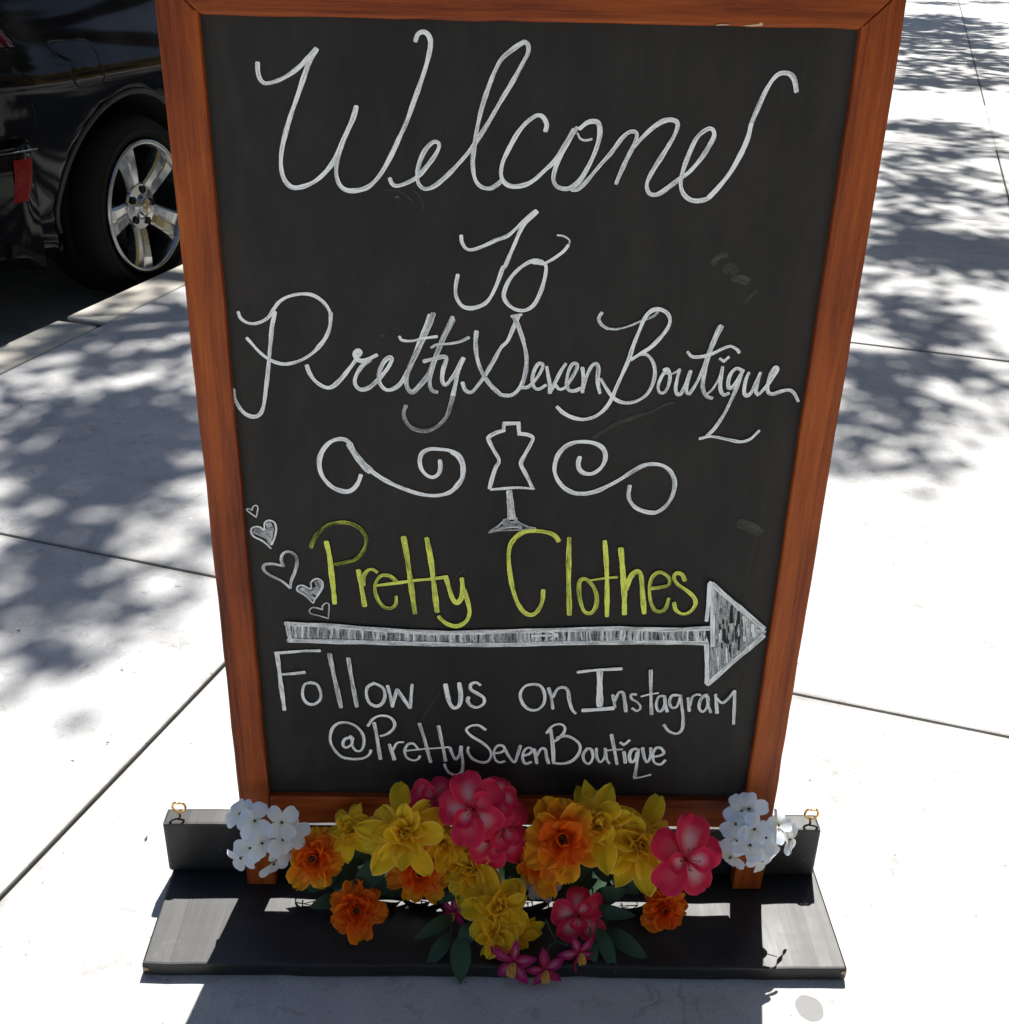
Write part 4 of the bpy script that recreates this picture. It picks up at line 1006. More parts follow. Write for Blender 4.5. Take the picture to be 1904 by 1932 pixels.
def m_wood(name, axis, cols, rough=(.3, .5), seed=0., spec=.5):
    """stained timber, grain along the given axis"""
    t = NT(name)
    sc = {'x': (2.0, 50, 50), 'y': (50, 2.0, 50), 'z': (50, 50, 2.0)}[axis]
    c0 = t.n('TexCoord'); mp = t.n('Mapping'); mp.inputs['Scale'].default_value = sc; mp.inputs['Location'].default_value = (seed, seed * 1.7, seed * .6)
    t.l(c0.outputs['Object'], mp.inputs['Vector']); v = mp.outputs['Vector']
    g1 = t.noise(v, 1.3, 8, .62, .8); g2 = t.noise(v, 7, 6, .7, .4); g3 = t.noise(v, 26, 3, .6)
    big = t.noise(t.coord('Object', tuple(max(.6, q ** .35) for q in sc)), 3.2, 3, .5, .6)
    k = t.math('ADD', t.math('ADD', t.math('MULTIPLY', g1, .40), t.math('MULTIPLY', g2, .22)), t.math('ADD', t.math('MULTIPLY', g3, .12), t.math('MULTIPLY', big, .28)))
    c = t.ramp(k, cols)
    c = t.mix(t.val(g2, .34, .26), c, tuple(x * .55 for x in cols[0][1]))
    t.set(Base_Color=c, Roughness=t.val(g1, .3, .7, *rough)); t.b.inputs['Specular IOR Level'].default_value = spec
    t.bump(t.math('ADD', g2, t.math('MULTIPLY', g3, .5)), .22, .001)
    return t.m

FRAME_COLS = [(.37, (.055, .0100, .0030)), (.45, (.155, .0275, .0052)), (.515, (.250, .0490, .0080)), (.59, (.350, .0780, .0120)), (.67, (.46, .130, .022))]
M_stile = m_wood('stained_wood_upright', 'z', FRAME_COLS, seed=.3, spec=.2)
M_rail = m_wood('stained_wood_level', 'x', [(p, tuple(x * .92 for x in c)) for p, c in FRAME_COLS], seed=2.1, spec=.2)
BLACK_COLS = [(.36, (.004, .004, .0045)), (.52, (.008, .008, .0085)), (.68, (.017, .0175, .018))]

def m_blackwood():
    t = NT('black_painted_wood'); v = t.coord('Object', (24, 1.5, 24)); vx = t.coord('Object', (1.5, 24, 24))
    o = t.coord('Object')
    g = t.noise(v, 3.2, 6, .65, .3); gx = t.noise(vx, 3, 6, .65, .4); big = t.noise(o, 12, 4, .6)
    c = t.ramp(t.math('ADD', t.math('MULTIPLY', gx, .6), t.math('MULTIPLY', big, .4)), BLACK_COLS)
    sc = t.noise(o, 70, 3, .6)
    c = t.mix(t.val(sc, .70, .76), c, (.07, .064, .055))
    scr = t.noise(t.coord('Object', (160, 5, 160)), 1.0, 2, .5, .6)
    c = t.mix(t.math('MULTIPLY', t.val(scr, .70, .78), t.val(t.noise(o, 9, 2), .45, .6)), c, (.06, .058, .055))
    sk = t.n('SeparateXYZ'); t.l(o, sk.inputs[0])
    kn = 0.
    for (kx, ky) in ((-.372, -.098), (.322, -.075), (.1, .03)):
        dx_ = t.math('DIVIDE', t.math('SUBTRACT', sk.outputs[0], kx), 1.35); dy_ = t.math('SUBTRACT', sk.outputs[1], ky)
        dk = t.math('ADD', t.math('SQRT', t.math('ADD', t.math('MULTIPLY', dx_, dx_), t.math('MULTIPLY', dy_, dy_))), t.math('MULTIPLY', t.math('SUBTRACT', gx, .5), .022))
        kn = t.math('MAXIMUM', kn, t.math('MULTIPLY', t.val(dk, .0075, .0105), t.val(dk, .0150, .0115)))
    c = t.mix(t.math('MULTIPLY', t.math('MULTIPLY', kn, t.val(sc, .38, .6)), .55), c, (.040, .038, .035))
    t.set(Base_Color=c, Roughness=t.val(t.math('ADD', t.math('MULTIPLY', g, .5), t.math('MULTIPLY', big, .5)), .35, .65, .46, .58))
    t.b.inputs['Specular IOR Level'].default_value = .56
    t.bump(t.math('ADD', g, t.math('MULTIPLY', gx, .5)), .18, .0012)
    return t.m
M_black = m_blackwood()
M_rawwood = m_wood('bare_wood', 'x', [(.35, (.20, .12, .06)), (.6, (.38, .25, .13))], seed=5)

def m_board():
    t = NT('chalkboard_surface'); v = t.coord('Object')
    wipe = t.noise(t.coord('Object', (1.2, 1, 5)), 3., 5, .6, .5); big = t.noise(v, 3, 3, .5); fine = t.noise(v, 900, 2)
    c = t.ramp(t.math('ADD', t.math('MULTIPLY', wipe, .5), t.math('MULTIPLY', big, .5)), [(.36, (.0098, .0094, .0090)), (.64, (.0150, .0144, .0137))])
    hz = t.noise(t.coord('Object', (2.2, 1, .9)), 3.4, 6, .7, .8); sw = t.noise(t.coord('Object', (9, 1, 2.4)), 4, 5, .7, 1.2)
    c = t.mix(t.math('MULTIPLY', t.val(t.math('ADD', t.math('MULTIPLY', hz, .6), t.math('MULTIPLY', sw, .4)), .42, .68), .55), c, (.036, .0325, .029))
    sx = t.n('SeparateXYZ'); t.l(v, sx.inputs[0])
    ed = t.math('ADD', t.math('ABSOLUTE', sx.outputs[0]), t.math('MULTIPLY', t.math('SUBTRACT', sw, .5), .05))
    c = t.mix(t.math('MULTIPLY', t.val(ed, .235, .27), .4), c, (.040, .036, .031))  # paler side edges: sky sheen painted into the board colour
    c = t.mix(t.val(t.noise(v, 210, 2), .775, .80), c, (.07, .07, .07))
    t.set(Base_Color=c, Roughness=.6); t.b.inputs['Specular IOR Level'].default_value = .25
    t.bump(fine, .05, .0005)
    return t.m
M_board = m_board()

def m_chalk(name, faint, bright):
    t = NT(name)
    a = t.n('VertexColor', layer_name='tone'); sep = t.n('SeparateColor'); t.l(a.outputs['Color'], sep.inputs['Color'])
    tone = sep.outputs[0]
    uv = t.n('UVMap', uv_map='stroke'); mp = t.n('Mapping'); mp.inputs['Scale'].default_value = (60, 2.2, 1); t.l(uv.outputs['UV'], mp.inputs['Vector'])
    st = t.noise(mp.outputs['Vector'], 1.0, 5, .7, .2)
    fine = t.noise(t.coord('Object'), 700, 3, .6)
    su = t.n('SeparateXYZ'); t.l(uv.outputs['UV'], su.inputs[0])
    e = t.math('POWER', t.math('ABSOLUTE', su.outputs[1]), 4.0)
    lo_ = t.n('Mapping'); lo_.inputs['Scale'].default_value = (38, .35, 1); t.l(uv.outputs['UV'], lo_.inputs['Vector'])
    slow = t.noise(lo_.outputs['Vector'], 1.0, 2, .5)
    tone = t.math('ADD', tone, t.math('MULTIPLY', t.math('SUBTRACT', slow, .5), 1.3))
    k = t.math('ADD', t.math('ADD', tone, t.math('MULTIPLY', t.math('SUBTRACT', st, .5), 2.0)), t.math('ADD', t.math('MULTIPLY', e, .16), t.math('MULTIPLY', t.math('SUBTRACT', fine, .5), .9)))
    c = t.ramp(k, [(0., faint), (.5, tuple((a_ * .6 + b_ * .4) for a_, b_ in zip(faint, bright))), (1., bright)])
    t.set(Base_Color=c, Roughness=.85); t.b.inputs['Specular IOR Level'].default_value = .2
    return t.m
M_chalk = m_chalk('white_chalk_paint', (.045, .052, .058), (.93, .95, .95))
M_green = m_chalk('lime_chalk_paint', (.030, .036, .008), (.80, .88, .15))
M_smudge = m_chalk('rubbed_chalk', (.046, .043, .039), (.15, .15, .145))

def m_petal(name, stops, edge, tint_jit=.25, trans=.35, blotch=None):
    t = NT(name)
    a = t.n('VertexColor', layer_name='tint'); sep = t.n('SeparateColor'); t.l(a.outputs['Color'], sep.inputs['Color'])
    s, rnd, ed = sep.outputs
    n = t.noise(t.coord('Object'), 90, 4, .6)
    k = t.math('ADD', t.math('ADD', s, t.math('MULTIPLY', t.math('SUBTRACT', rnd, .5), tint_jit)), t.math('MULTIPLY', t.math('SUBTRACT', n, .5), .3))
    c = t.ramp(k, stops)
    if blotch:
        bl = t.math('MULTIPLY', t.val(t.math('ADD', ed, t.math('MULTIPLY', t.math('SUBTRACT', n, .5), .5)), .62, .12), t.math('MULTIPLY', t.val(s, .05, .3), t.val(s, .78, .45)))
        c = t.mix(t.math('MULTIPLY', bl, t.val(rnd, .1, .75, .1, .9)), c, blotch)
    c = t.mix(t.math('MULTIPLY', t.val(t.math('MAXIMUM', ed, t.math('MULTIPLY', s, .92)), .86, 1.0), .55), c, edge)
    vein = t.noise(t.coord('UV', (3, 60, 1)), 1, 2)
    t.set(Base_Color=c, Roughness=.62); t.b.inputs['Specular IOR Level'].default_value = .3
    t.bump(t.math('ADD', n, vein), .15, .001)
    tr = t.n('BsdfTranslucent'); t.l(c, tr.inputs['Color'])
    mx = t.n('MixShader'); mx.inputs[0].default_value = trans
    t.l(t.b.outputs[0], mx.inputs[1]); t.l(tr.outputs[0], mx.inputs[2]); t.l(mx.outputs[0], t.out.inputs['Surface'])
    return t.m
M_yellow = m_petal('yellow_petal', [(0., (.72, .27, .006)), (.3, (.95, .58, .010)), (1., (.96, .72, .030))], (.97, .86, .30), trans=.5)
M_orange = m_petal('orange_petal', [(0., (.80, .075, .004)), (.38, (.92, .17, .004)), (.70, (.95, .30, .006)), (1., (.95, .50, .014))], (.95, .56, .06), trans=.45)
M_deep = m_petal('deep_orange_petal', [(0., (.74, .06, .004)), (.5, (.90, .15, .004)), (1., (.94, .27, .006))], (.92, .42, .03), trans=.45)
M_pink = m_petal('pink_petal', [(0., (.72, .025, .075)), (.5, (.80, .024, .095)), (1., (.74, .018, .08))], (.84, .10, .19), blotch=(.86, .58, .62), trans=.42)
M_magenta = m_petal('magenta_petal', [(0., (.50, .01, .09)), (.6, (.46, .01, .12)), (1., (.42, .012, .16))], (.6, .08, .22), blotch=(.62, .22, .40))
M_white = m_petal('white_petal', [(0., (.66, .70, .52)), (.18, (.80, .82, .78)), (1., (.70, .79, .93))], (.88, .92, .98), .08, .38)
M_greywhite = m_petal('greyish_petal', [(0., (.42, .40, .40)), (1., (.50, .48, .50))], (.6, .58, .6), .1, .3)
M_throat = m_petal('yellow_throat', [(0., (.65, .22, .03)), (1., (.80, .52, .12))], (.8, .5, .2))
M_eye = plain('dark_flower_eye', (.018, .02, .008), .6)
M_stamen = plain('dark_stamen', (.05, .012, .02), .6)
M_redstamen = plain('red_stamen', (.42, .03, .05), .6)
M_seed = plain('olive_seed_head', (.05, .05, .012), .7)
def m_leaf(name, a, b, trans, rough=.5):
    t = NT(name)
    at = t.n('VertexColor', layer_name='tint'); sep = t.n('SeparateColor'); t.l(at.outputs['Color'], sep.inputs['Color'])
    n = t.noise(t.coord('Object'), 40, 3)
    c = t.mix(t.math('ADD', t.math('MULTIPLY', sep.outputs[1], .6), t.math('MULTIPLY', n, .4)), a, b)
    t.set(Base_Color=c, Roughness=rough); t.b.inputs['Specular IOR Level'].default_value = .35
    tr = t.n('BsdfTranslucent'); t.l(c, tr.inputs['Color'])
    mx = t.n('MixShader'); mx.inputs[0].default_value = trans
    t.l(t.b.outputs[0], mx.inputs[1]); t.l(tr.outputs[0], mx.inputs[2]); t.l(mx.outputs[0], t.out.inputs['Surface'])
    return t.m
M_leaf = m_leaf('fabric_leaf', (.012, .036, .018), (.030, .075, .036), .03, .6)
M_foliage = m_leaf('tree_foliage', (.035, .075, .018), (.075, .13, .03), .25)
M_stem = plain('green_stem', (.05, .09, .03), .6)
M_bark = m_wood('bark', 'z', [(.35, (.05, .038, .028)), (.6, (.13, .10, .075))], (.8, .95), 3.)

def m_brass():
    t = NT('brass'); n = t.noise(t.coord('Object'), 300, 3)
    t.set(Base_Color=t.mix(n, (.70, .38, .14), (.90, .62, .26)), Metallic=1.0, Roughness=.28); return t.m
M_brass = m_brass()
def m_paint():
    t = NT('black_car_paint'); v = t.coord('Object')
    dust = t.noise(v, 6, 5, .6); fl = t.noise(v, 900, 2)
    t.set(Base_Color=t.mix(t.val(dust, .5, .8, 0, .6), (.0035, .0035, .0040), (.008, .0075, .007)), Roughness=t.val(fl, .3, .7, .05, .10))
    t.b.inputs['Specular IOR Level'].default_value = .18
    return t.m
M_paint = m_paint()
M_glass = plain('dark_tinted_glass', (.006, .007, .006), .02)
M_lamp = plain('smoked_red_lamp', (.02, .002, .002), .05)
M_reflector = NT('red_reflector')
_n = M_reflector.n('TexVoronoi'); _n.inputs['Scale'].default_value = 160; M_reflector.l(M_reflector.coord('Object'), _n.inputs['Vector'])
M_reflector.set(Base_Color=M_reflector.mix(M_reflector.val(_n.outputs['Distance'], 0, .8), (.22, .003, .003), (.09, .001, .001)), Roughness=.45); M_reflector.b.inputs['Specular IOR Level'].default_value = .15
M_reflector = M_reflector.m
M_trim = plain('black_plastic_trim', (.008, .008, .008), .5)
M_gap = plain('panel_gap', (.001, .001, .001), .9)
M_seamlight = plain('pale_line', (.045, .043, .04), .4)  # paler grey for the bumper edge line and the lamp ribs
M_clear = plain('clear_lamp', (.35, .35, .36), .08)
def m_tyre():
    t = NT('tyre_rubber'); v = t.coord('Object'); n = t.noise(v, 30, 4)
    t.set(Base_Color=t.mix(n, (.0028, .0028, .0028), (.007, .0068, .0066)), Roughness=.8); t.b.inputs['Specular IOR Level'].default_value = .2; t.bump(t.noise(v, 200, 2), .2, .001); return t.m
M_tyre = m_tyre()
def m_alloy():
    t = NT('polished_alloy'); v = t.coord('Object'); n = t.noise(v, 14, 4)
    t.set(Base_Color=t.mix(n, (.30, .31, .32), (.44, .45, .46)), Metallic=1.0, Roughness=t.val(n, .3, .7, .16, .30)); return t.m
M_alloy = m_alloy()
M_darkmetal = plain('dark_brake_metal', (.05, .05, .05), .5, .8)
M_gold = plain('gold_emblem', (.60, .36, .08), .3, 1.0)
def m_asphalt():
    t = NT('asphalt'); v = t.coord('Object')
    n = t.noise(v, 180, 4, .7); b = t.noise(v, 1.5, 4)
    t.set(Base_Color=t.mix(t.math('ADD', t.math('MULTIPLY', n, .6), t.math('MULTIPLY', b, .4)), (.030, .030, .031), (.085, .083, .08)), Roughness=.9); t.bump(n, .4, .004); return t.m
M_asphalt = m_asphalt()
M_slab = m_concrete('sidewalk_concrete', (.335, .335, .338), (.47, .47, .468), [(0.329, -0.153, .0150, .0175, 0, .92)], True)
M_kerb = m_concrete('kerb_concrete', (.37, .35, .30), (.50, .475, .42))
M_gutter = m_concrete('gutter_concrete', (.13, .115, .10), (.20, .18, .155))
def m_bed():
    t = NT('joint_dirt'); n = t.noise(t.coord('Object'), 60, 4)
    t.set(Base_Color=t.mix(n, (.006, .0055, .005), (.035, .03, .024)), Roughness=1.); return t.m
M_bed = m_bed()
M_soil = plain('bare_soil', (.06, .045, .03), .95)
def m_stucco():
    t = NT('ochre_stucco'); v = t.coord('Object'); n = t.noise(v, 3, 5); f_ = t.noise(v, 60, 3)
    t.set(Base_Color=t.mix(n, (.42, .30, .07), (.55, .40, .11)), Roughness=.9); t.bump(f_, .3, .004); return t.m
M_stucco = m_stucco()

# ------------------------------------------------------------------ ground, pavement, kerb, street
def uvbox(bm, u0, u1, v0, v1, z0, z1, bev=0., seg=2):
    M = Matrix((( UA.x, VA.x, 0, 0), (UA.y, VA.y, 0, 0), (0, 0, 1, 0), (0, 0, 0, 1)))
    vs = add_box(bm, u0, u1, v0, v1, z0, z1, bev, M, seg)
    return vs
def uvsheet(name, u0, u1, v0, v1, z, mat):
    return structure(pymesh(name, [W(u0, v0, z), W(u0, v1, z), W(u1, v1, z), W(u1, v0, z)], [(0, 3, 2, 1)] if False else [(0, 1, 2, 3)], mat))
gm = bpy.data.meshes.new('ground')
uvsheet('ground', -180, 260, -200, 200, -.30, M_asphalt)
uvsheet('pavement_bed', -6, 60, -1.7285, 8, -.012, M_bed)
VL = [-1.727, -.564, .782, 2.128, 3.474, 4.82]
UL = [.544 + 1.744 * i for i in range(-4, 26)]
rs = random.Random(11)
bm = bmesh.new()
lay = bm.loops.layers.float_color.new('slab')
GAP = .0033
for i in range(len(UL) - 1):
    vo_ = .67 if abs(UL[i] - 5.776) < .1 else 0.
    for j in range(len(VL) - 1):
        dz = rs.uniform(-.0012, .0008)
        before = set(bm.faces)
        uvbox(bm, UL[i] + GAP, UL[i + 1] - GAP, VL[j] + GAP + (vo_ if j else 0), VL[j + 1] - GAP + vo_, -.06, dz, .0035)
        k = rs.uniform(.94, 1.03)
        for f in bm.faces:
            if f not in before:
                for lp in f.loops: lp[lay] = (k, k * rs.uniform(.995, 1.0), k * .995, 1)
bmesh.ops.recalc_face_normals(bm, faces=bm.faces)
structure(bm_obj('sidewalk', bm, M_slab))
bm = bmesh.new()
ku = 1.648 - 3.05 * 3
for k in range(22):
    uvbox(bm, ku + .019, ku + 3.05 - .019, -1.863, -1.7305, -.32, rs.uniform(-.003, .001), .008, 3)
    ku += 3.05
bmesh.ops.recalc_face_normals(bm, faces=bm.faces)
structure(bm_obj('kerb', bm, M_kerb))
bm = bmesh.new()
ku = 1.632 - 3.05 * 3
for k in range(22):
    uvbox(bm, ku + .003, ku + 3.05 - .003, -2.40, -1.866, -.32, -.086, .004)
    ku += 3.05
bmesh.ops.recalc_face_normals(bm, faces=bm.faces)
structure(bm_obj('gutter', bm, M_gutter))
uvsheet('road', -40, 90, -11.5, -2.402, -.092, M_asphalt)
bm = bmesh.new(); uvbox(bm, -40, 90, -15.5, -11.5, -.32, .0, .015, 2); bmesh.ops.recalc_face_normals(bm, faces=bm.faces)
structure(bm_obj('far_pavement', bm, M_kerb))

bm = bmesh.new()
ku = 1.648 - 3.05 * 3
for k in range(23):
    uvbox(bm, ku - .0189, ku + .0189, -1.858, -1.7309, -.31, -.010)
    ku += 3.05
bmesh.ops.recalc_face_normals(bm, faces=bm.faces)
structure(bm_obj('kerb_joint', bm, M_bed))

# tiny scraps on the pavement
for i, (x, y) in enumerate(FRAGMENTS):
    r = random.Random(50 + i)
    L_, w_ = r.uniform(.0025, .005), r.uniform(.0006, .0016)
    a = r.uniform(0, math.pi)
    vs, fs = [], []
    for k in range(5):
        s = k / 4 - .5
        wd = w_ * (1 - (2 * s) ** 2 * .85) * r.uniform(.7, 1.2)
        z = .0012 + .002 * abs(s) + r.uniform(0, .0008)
        bend = .25 * s * s * L_ * 3
        for q in (-1, 1):
            p = Vector((s * L_ * 2, q * wd + bend, z + q * .0004))
            vs.append((x + p.x * math.cos(a) - p.y * math.sin(a), y + p.x * math.sin(a) + p.y * math.cos(a), p.z))
    fs = [(2 * k, 2 * k + 1, 2 * k + 3, 2 * k + 2) for k in range(4)]
    me = pymesh('leaf_scrap', vs, fs, M_soil)
    tag(me, 'tiny dark scrap of dry leaf lying on the pale concrete pavement', 'leaf scrap', 'leaf scraps on the pavement')

# ------------------------------------------------------------------ the chalkboard sign
SW, ST = .305, .0344
ZB, ZT, TB = .1541, .970, .0189
sign = empty('chalkboard_sign', (0, 0, 0), 'tall wood framed chalkboard sign with white handwriting, standing in a black wooden base', 'sign')
def grid_board(name, x0, x1, y0, y1, z0, z1, bev, mat, parent, jit=0., seed=0, cuts=0, axis='z'):
    bm = bmesh.new(); add_box(bm, x0, x1, y0, y1, z0, z1, bev)
    bmesh.ops.recalc_face_normals(bm, faces=bm.faces)
    if cuts:
        ax = {'x': 0, 'y': 1, 'z': 2}[axis]
        lo, hi = ((x0, x1), (y0, y1), (z0, z1))[ax]
        no = [0, 0, 0]; no[ax] = 1
        for k in range(1, cuts):
            co = [0, 0, 0]; co[ax] = lo + (hi - lo) * k / cuts
            bmesh.ops.bisect_plane(bm, geom=list(bm.verts) + list(bm.edges) + list(bm.faces), plane_co=co, plane_no=no)
        r = random.Random(seed)
        lev = {}
        for v in bm.verts:
            key = round(v.co[ax], 4)
            if key not in lev: lev[key] = [r.gauss(0, jit) for _ in range(3)]
            for q in range(3):
                if q != ax: v.co[q] += lev[key][q]
    return bm_obj(name, bm, mat, parent)
def mitre(o, stile):
    for v in o.data.vertices:
        if stile:
            if v.co.z > .99: v.co.z -= (1.0055 - ZT) * max(0, min(1, (abs(v.co.x) - (SW - ST)) / ST) * -1 + 1)
        elif abs(v.co.x) > SW - ST - .012:
            v.co.x += math.copysign(max(0, min(1, (v.co.z - ZT) / (1.0055 - ZT))) * ST, v.co.x)
st1 = grid_board('frame_stile', -SW, -SW + ST, 0, .019, TB + .0004, 1.006, .0022, M_stile, sign, .00025, 1, 30)
st2 = grid_board('frame_stile', SW - ST, SW, 0, .019, TB + .0004, 1.006, .0022, M_stile, sign, .00025, 2, 30)
tr_ = grid_board('top_rail', -SW + ST + .0006, SW - ST - .0006, .0006, .0184, ZT, 1.0055, .0032, M_rail, sign, .0003, 3, 24, 'x')
mitre(st1, True); mitre(st2, True); mitre(tr_, False)
grid_board('bottom_rail', -SW + ST + .0005, SW - ST - .0005, .0004, .0186, .1145, ZB, .0022, M_rail, sign, .0003, 4, 24, 'x')
bm = bmesh.new(); add_box(bm, -SW + ST - .004, SW - ST + .004, .008, .0125, ZB - .004, ZT + .004, 0)
bmesh.ops.recalc_face_normals(bm, faces=bm.faces)
board = bm_obj('board', bm, M_board, sign)
bb = grid_board('back_board', -.4032, .3727, .0222, .0490, TB + .0004, .0926, .0035, M_black, sign, .0004, 5, 26, 'x')
base = grid_board('base_board', -.3993, .3775, -.1165, .0665, .0006, TB, .0028, M_black, sign, .0004, 6, 26, 'x')
# bare wood showing at two worn corners of the base and on the top rail
def chip(name, pts, y, mat, parent):
    n = len(pts)
    vs = [(p[0], y, p[2]) for p in pts] + [(p[0], y + .0015, p[2]) for p in pts]
    fs = [tuple(range(n)), tuple(range(2 * n - 1, n - 1, -1))] + [(i, n + i, n + (i + 1) % n, (i + 1) % n) for i in range(n)]
    return pymesh(name, vs, fs, mat, parent)
M_chipc = plain('pale_bare_wood', (.62, .47, .28), .8)
for cp in CHIPS:
    zs = [p[2] for p in cp]; zo = ZT + .0008 - min(zs)
    chip('worn_chip', [(p[0], p[1], p[2] + zo) for p in cp], .0004 - .0007, M_chipc, sign)
chip('worn_chip', [(-.3985, 0, .007), (-.391, 0, .0095), (-.394, 0, .0125), (-.3985, 0, .0135)], -.1171, M_rawwood, base)
chip('worn_chip', [(.3705, 0, .0118), (.3768, 0, .0095), (.3768, 0, .0150), (.372, 0, .0152)], -.1171, M_rawwood, base)
# screw eyes
for i, e in enumerate(EYES):
    x = e[0]
    pts = [(x + .0004 * math.sin(k * 1.1), .0345, .0905 + k * .0016) for k in range(6)]
    zc = .0905 + .0085 + .0078
    for k in range(25):
        t = -math.pi / 2 + 2 * math.pi * k / 24 * .975
        rr = .0074 * (1 - .24 * max(0, math.cos((t - math.pi / 2) * 3.2)) * (1 if abs(t - math.pi / 2) < .5 else 0))
        pts.append((x + rr * 1.05 * math.cos(t), .0345 + .0012 * (k / 24 - .5), zc + rr * math.sin(t)))
    vs, fs = tube_geo(pts, .00145, 8)
    o = pymesh('screw_eye', vs, fs, M_brass, bb, True)

# ---- chalk handwriting, each word group a thin painted layer on the board
def stroke_obj(word, data, idx, mat):
    vs, fs, mi = [], [], []
    tones, uvs = [], []
    r = random.Random(idx * 7 + 1)
    y_base = .008 - .00020 - .000055 * idx
    step = 5.5e-6 if len(data) > 100 else 2.0e-5
    for si, (tone, w10, pts) in enumerate(data):
        P = catmull([(p[0] * 1e-4, 0, p[1] * 1e-4) for p in pts], 7 if len(data) < 100 else 3)
        hw = w10 * 1e-4 / 2 * (.92 if tone > 0 else 1)
        # resample: drop coincident points
        Q = [P[0]]
        for p in P[1:]:
            if (p - Q[-1]).length > hw * .12: Q.append(p)
        if len(Q) < 2: continue
        # round ends
        d0 = (Q[0] - Q[1]).normalized(); d1 = (Q[-1] - Q[-2]).normalized()
        Q = [Q[0] + d0 * hw * .5] + Q + [Q[-1] + d1 * hw * .5]
        n = len(Q); L = 0
        ph = r.uniform(0, 6); off = len(vs)
        uo = r.uniform(0, 50)
        for i, p in enumerate(Q):
            t = (Q[min(i + 1, n - 1)] - Q[max(i - 1, 0)]).normalized()
            nn = Vector((-t.z, 0, t.x))
            k = 1 + .12 * math.sin(ph + L * 130) + .05 * math.sin(ph * 2 + L * 410) + r.uniform(-.04, .04)
            if i in (0, n - 1): k *= .62
            if i > 0: L += (p - Q[i - 1]).length
            y = y_base - step * (si + i / n)
            for q in (-1, -.34, .34, 1):
                vs.append((p.x + nn.x * hw * k * q, y, p.z + nn.z * hw * k * q))
                uvs.append((uo + L, q + si * 13.7)); tones.append((max(0, tone + (.07 if tone > .4 else 0)) if tone > -.9 else 0, q))
            if i:
                a = off + (i - 1) * 4
                for q in range(3):
                    fs.append((a + q, a + q + 1, a + q + 5, a + q + 4)); mi.append(1 if tone < -.35 else 0)
    me = bpy.data.meshes.new(word)
    me.from_pydata(vs, [], fs)
    me.materials.append(mat); me.materials.append(M_board)
    uvl = me.uv_layers.new(name='stroke'); ca = me.color_attributes.new('tone', 'FLOAT_COLOR', 'POINT')
    for i in range(len(vs)): ca.data[i].color = (tones[i][0], tones[i][0], tones[i][0], 1)
    for lp in me.loops:
        u, v = uvs[lp.vertex_index]; uvl.data[lp.index].uv = (u, tones[lp.vertex_index][1])
    for p, m in zip(me.polygons, mi): p.material_index = m
    # faces look at -Y
    if me.polygons and me.polygons[0].normal.y > 0: me.flip_normals()
    return link(word, me, board)
for i, (word, data) in enumerate(sorted(STROKES.items(), key=lambda kv: not kv[0].startswith('chalk_smudge'))):
    stroke_obj(word.split('#')[0], data, i, M_green if word.startswith('green') else M_smudge if word.startswith('chalk_smudge') else M_chalk)

# ------------------------------------------------------------------ fabric flowers
PROF = {'point': [.16, .42, .74, .96, 1.0, .86, .56, .06], 'round': [.18, .40, .66, .88, 1.0, .99, .82, .34], 'broad': [.20, .50, .80, .97, 1.0, 1.0, .88, .52], 'long': [.25, .5, .8, 1.0, .96, .72, .40, .04]}
class PM:
    def __init__(s): s.v, s.f, s.c = [], [], []
    def petal(s, r, ang, L, w, e0, e1, cup, tip='point', ruffle=0., r0=0., z0=0., twist=0., rdn=None, nv=7):
        pr = PROF[tip]; n = len(pr)
        rdn = r.random() if rdn is None else rdn
        off = len(s.v)
        R_, Z_ = r0, z0
        ca, sa = math.cos(ang), math.sin(ang)
        ph = r.uniform(0, 6); ph2 = r.uniform(0, 6)
        for i in range(n):
            t = i / (n - 1)
            e = e0 + (e1 - e0) * t
            if i: R_ += math.cos(e) * L / (n - 1); Z_ += math.sin(e) * L / (n - 1)
            hw = pr[i] * w * .5
            for j in range(nv):
                q = 2 * j / (nv - 1) - 1
                edge_r = ruffle * L * t * (math.sin(ph + q * 5 + t * 3) * .5 + .5 * math.sin(ph2 + q * 9))
                rr = R_ - math.sin(e) * cup * q * q * hw - (ruffle * L * .5 * abs(math.sin(ph + q * 6)) if i == n - 1 else 0)
                zz = Z_ + math.cos(e) * cup * q * q * hw + edge_r + twist * q * hw
                y = q * hw
                s.v.append((rr * ca - y * sa, rr * sa + y * ca, zz))
                s.c.append((min(1, t), rdn, abs(q), 1))
        for i in range(n - 1):
            for j in range(nv - 1):
                a = off + i * nv + j
                s.f.append((a, a + 1, a + nv + 1, a + nv))
    def build(s, name, mat, parent):
        me = bpy.data.meshes.new(name); me.from_pydata(s.v, [], s.f)
        ca = me.color_attributes.new('tint', 'FLOAT_COLOR', 'POINT')
        for i, c in enumerate(s.c): ca.data[i].color = c
        uvl = me.uv_layers.new(name='UVMap')
        for lp in me.loops: c = s.c[lp.vertex_index]; uvl.data[lp.index].uv = (c[0], c[2])
        for p in me.polygons: p.use_smooth = True
        return link(name, me, parent, [mat])
def blob_geo(c, rx, rz, r, seg=7, rings=5, bumpy=.15):
    vs, fs = [], []
    for i in range(rings + 1):
        ph = math.pi * i / rings
        for k in range(seg):
            t = 2 * math.pi * k / seg; j = 1 + r.uniform(-bumpy, bumpy)
            vs.append(Vector((c[0] + rx * j * math.sin(ph) * math.cos(t), c[1] + rx * j * math.sin(ph) * math.sin(t), c[2] + rz * j * math.cos(ph))))
    for i in range(rings):
        for k in range(seg): fs.append((i * seg + k, i * seg + (k + 1) % seg, (i + 1) * seg + (k + 1) % seg, (i + 1) * seg + k))
    return vs, fs
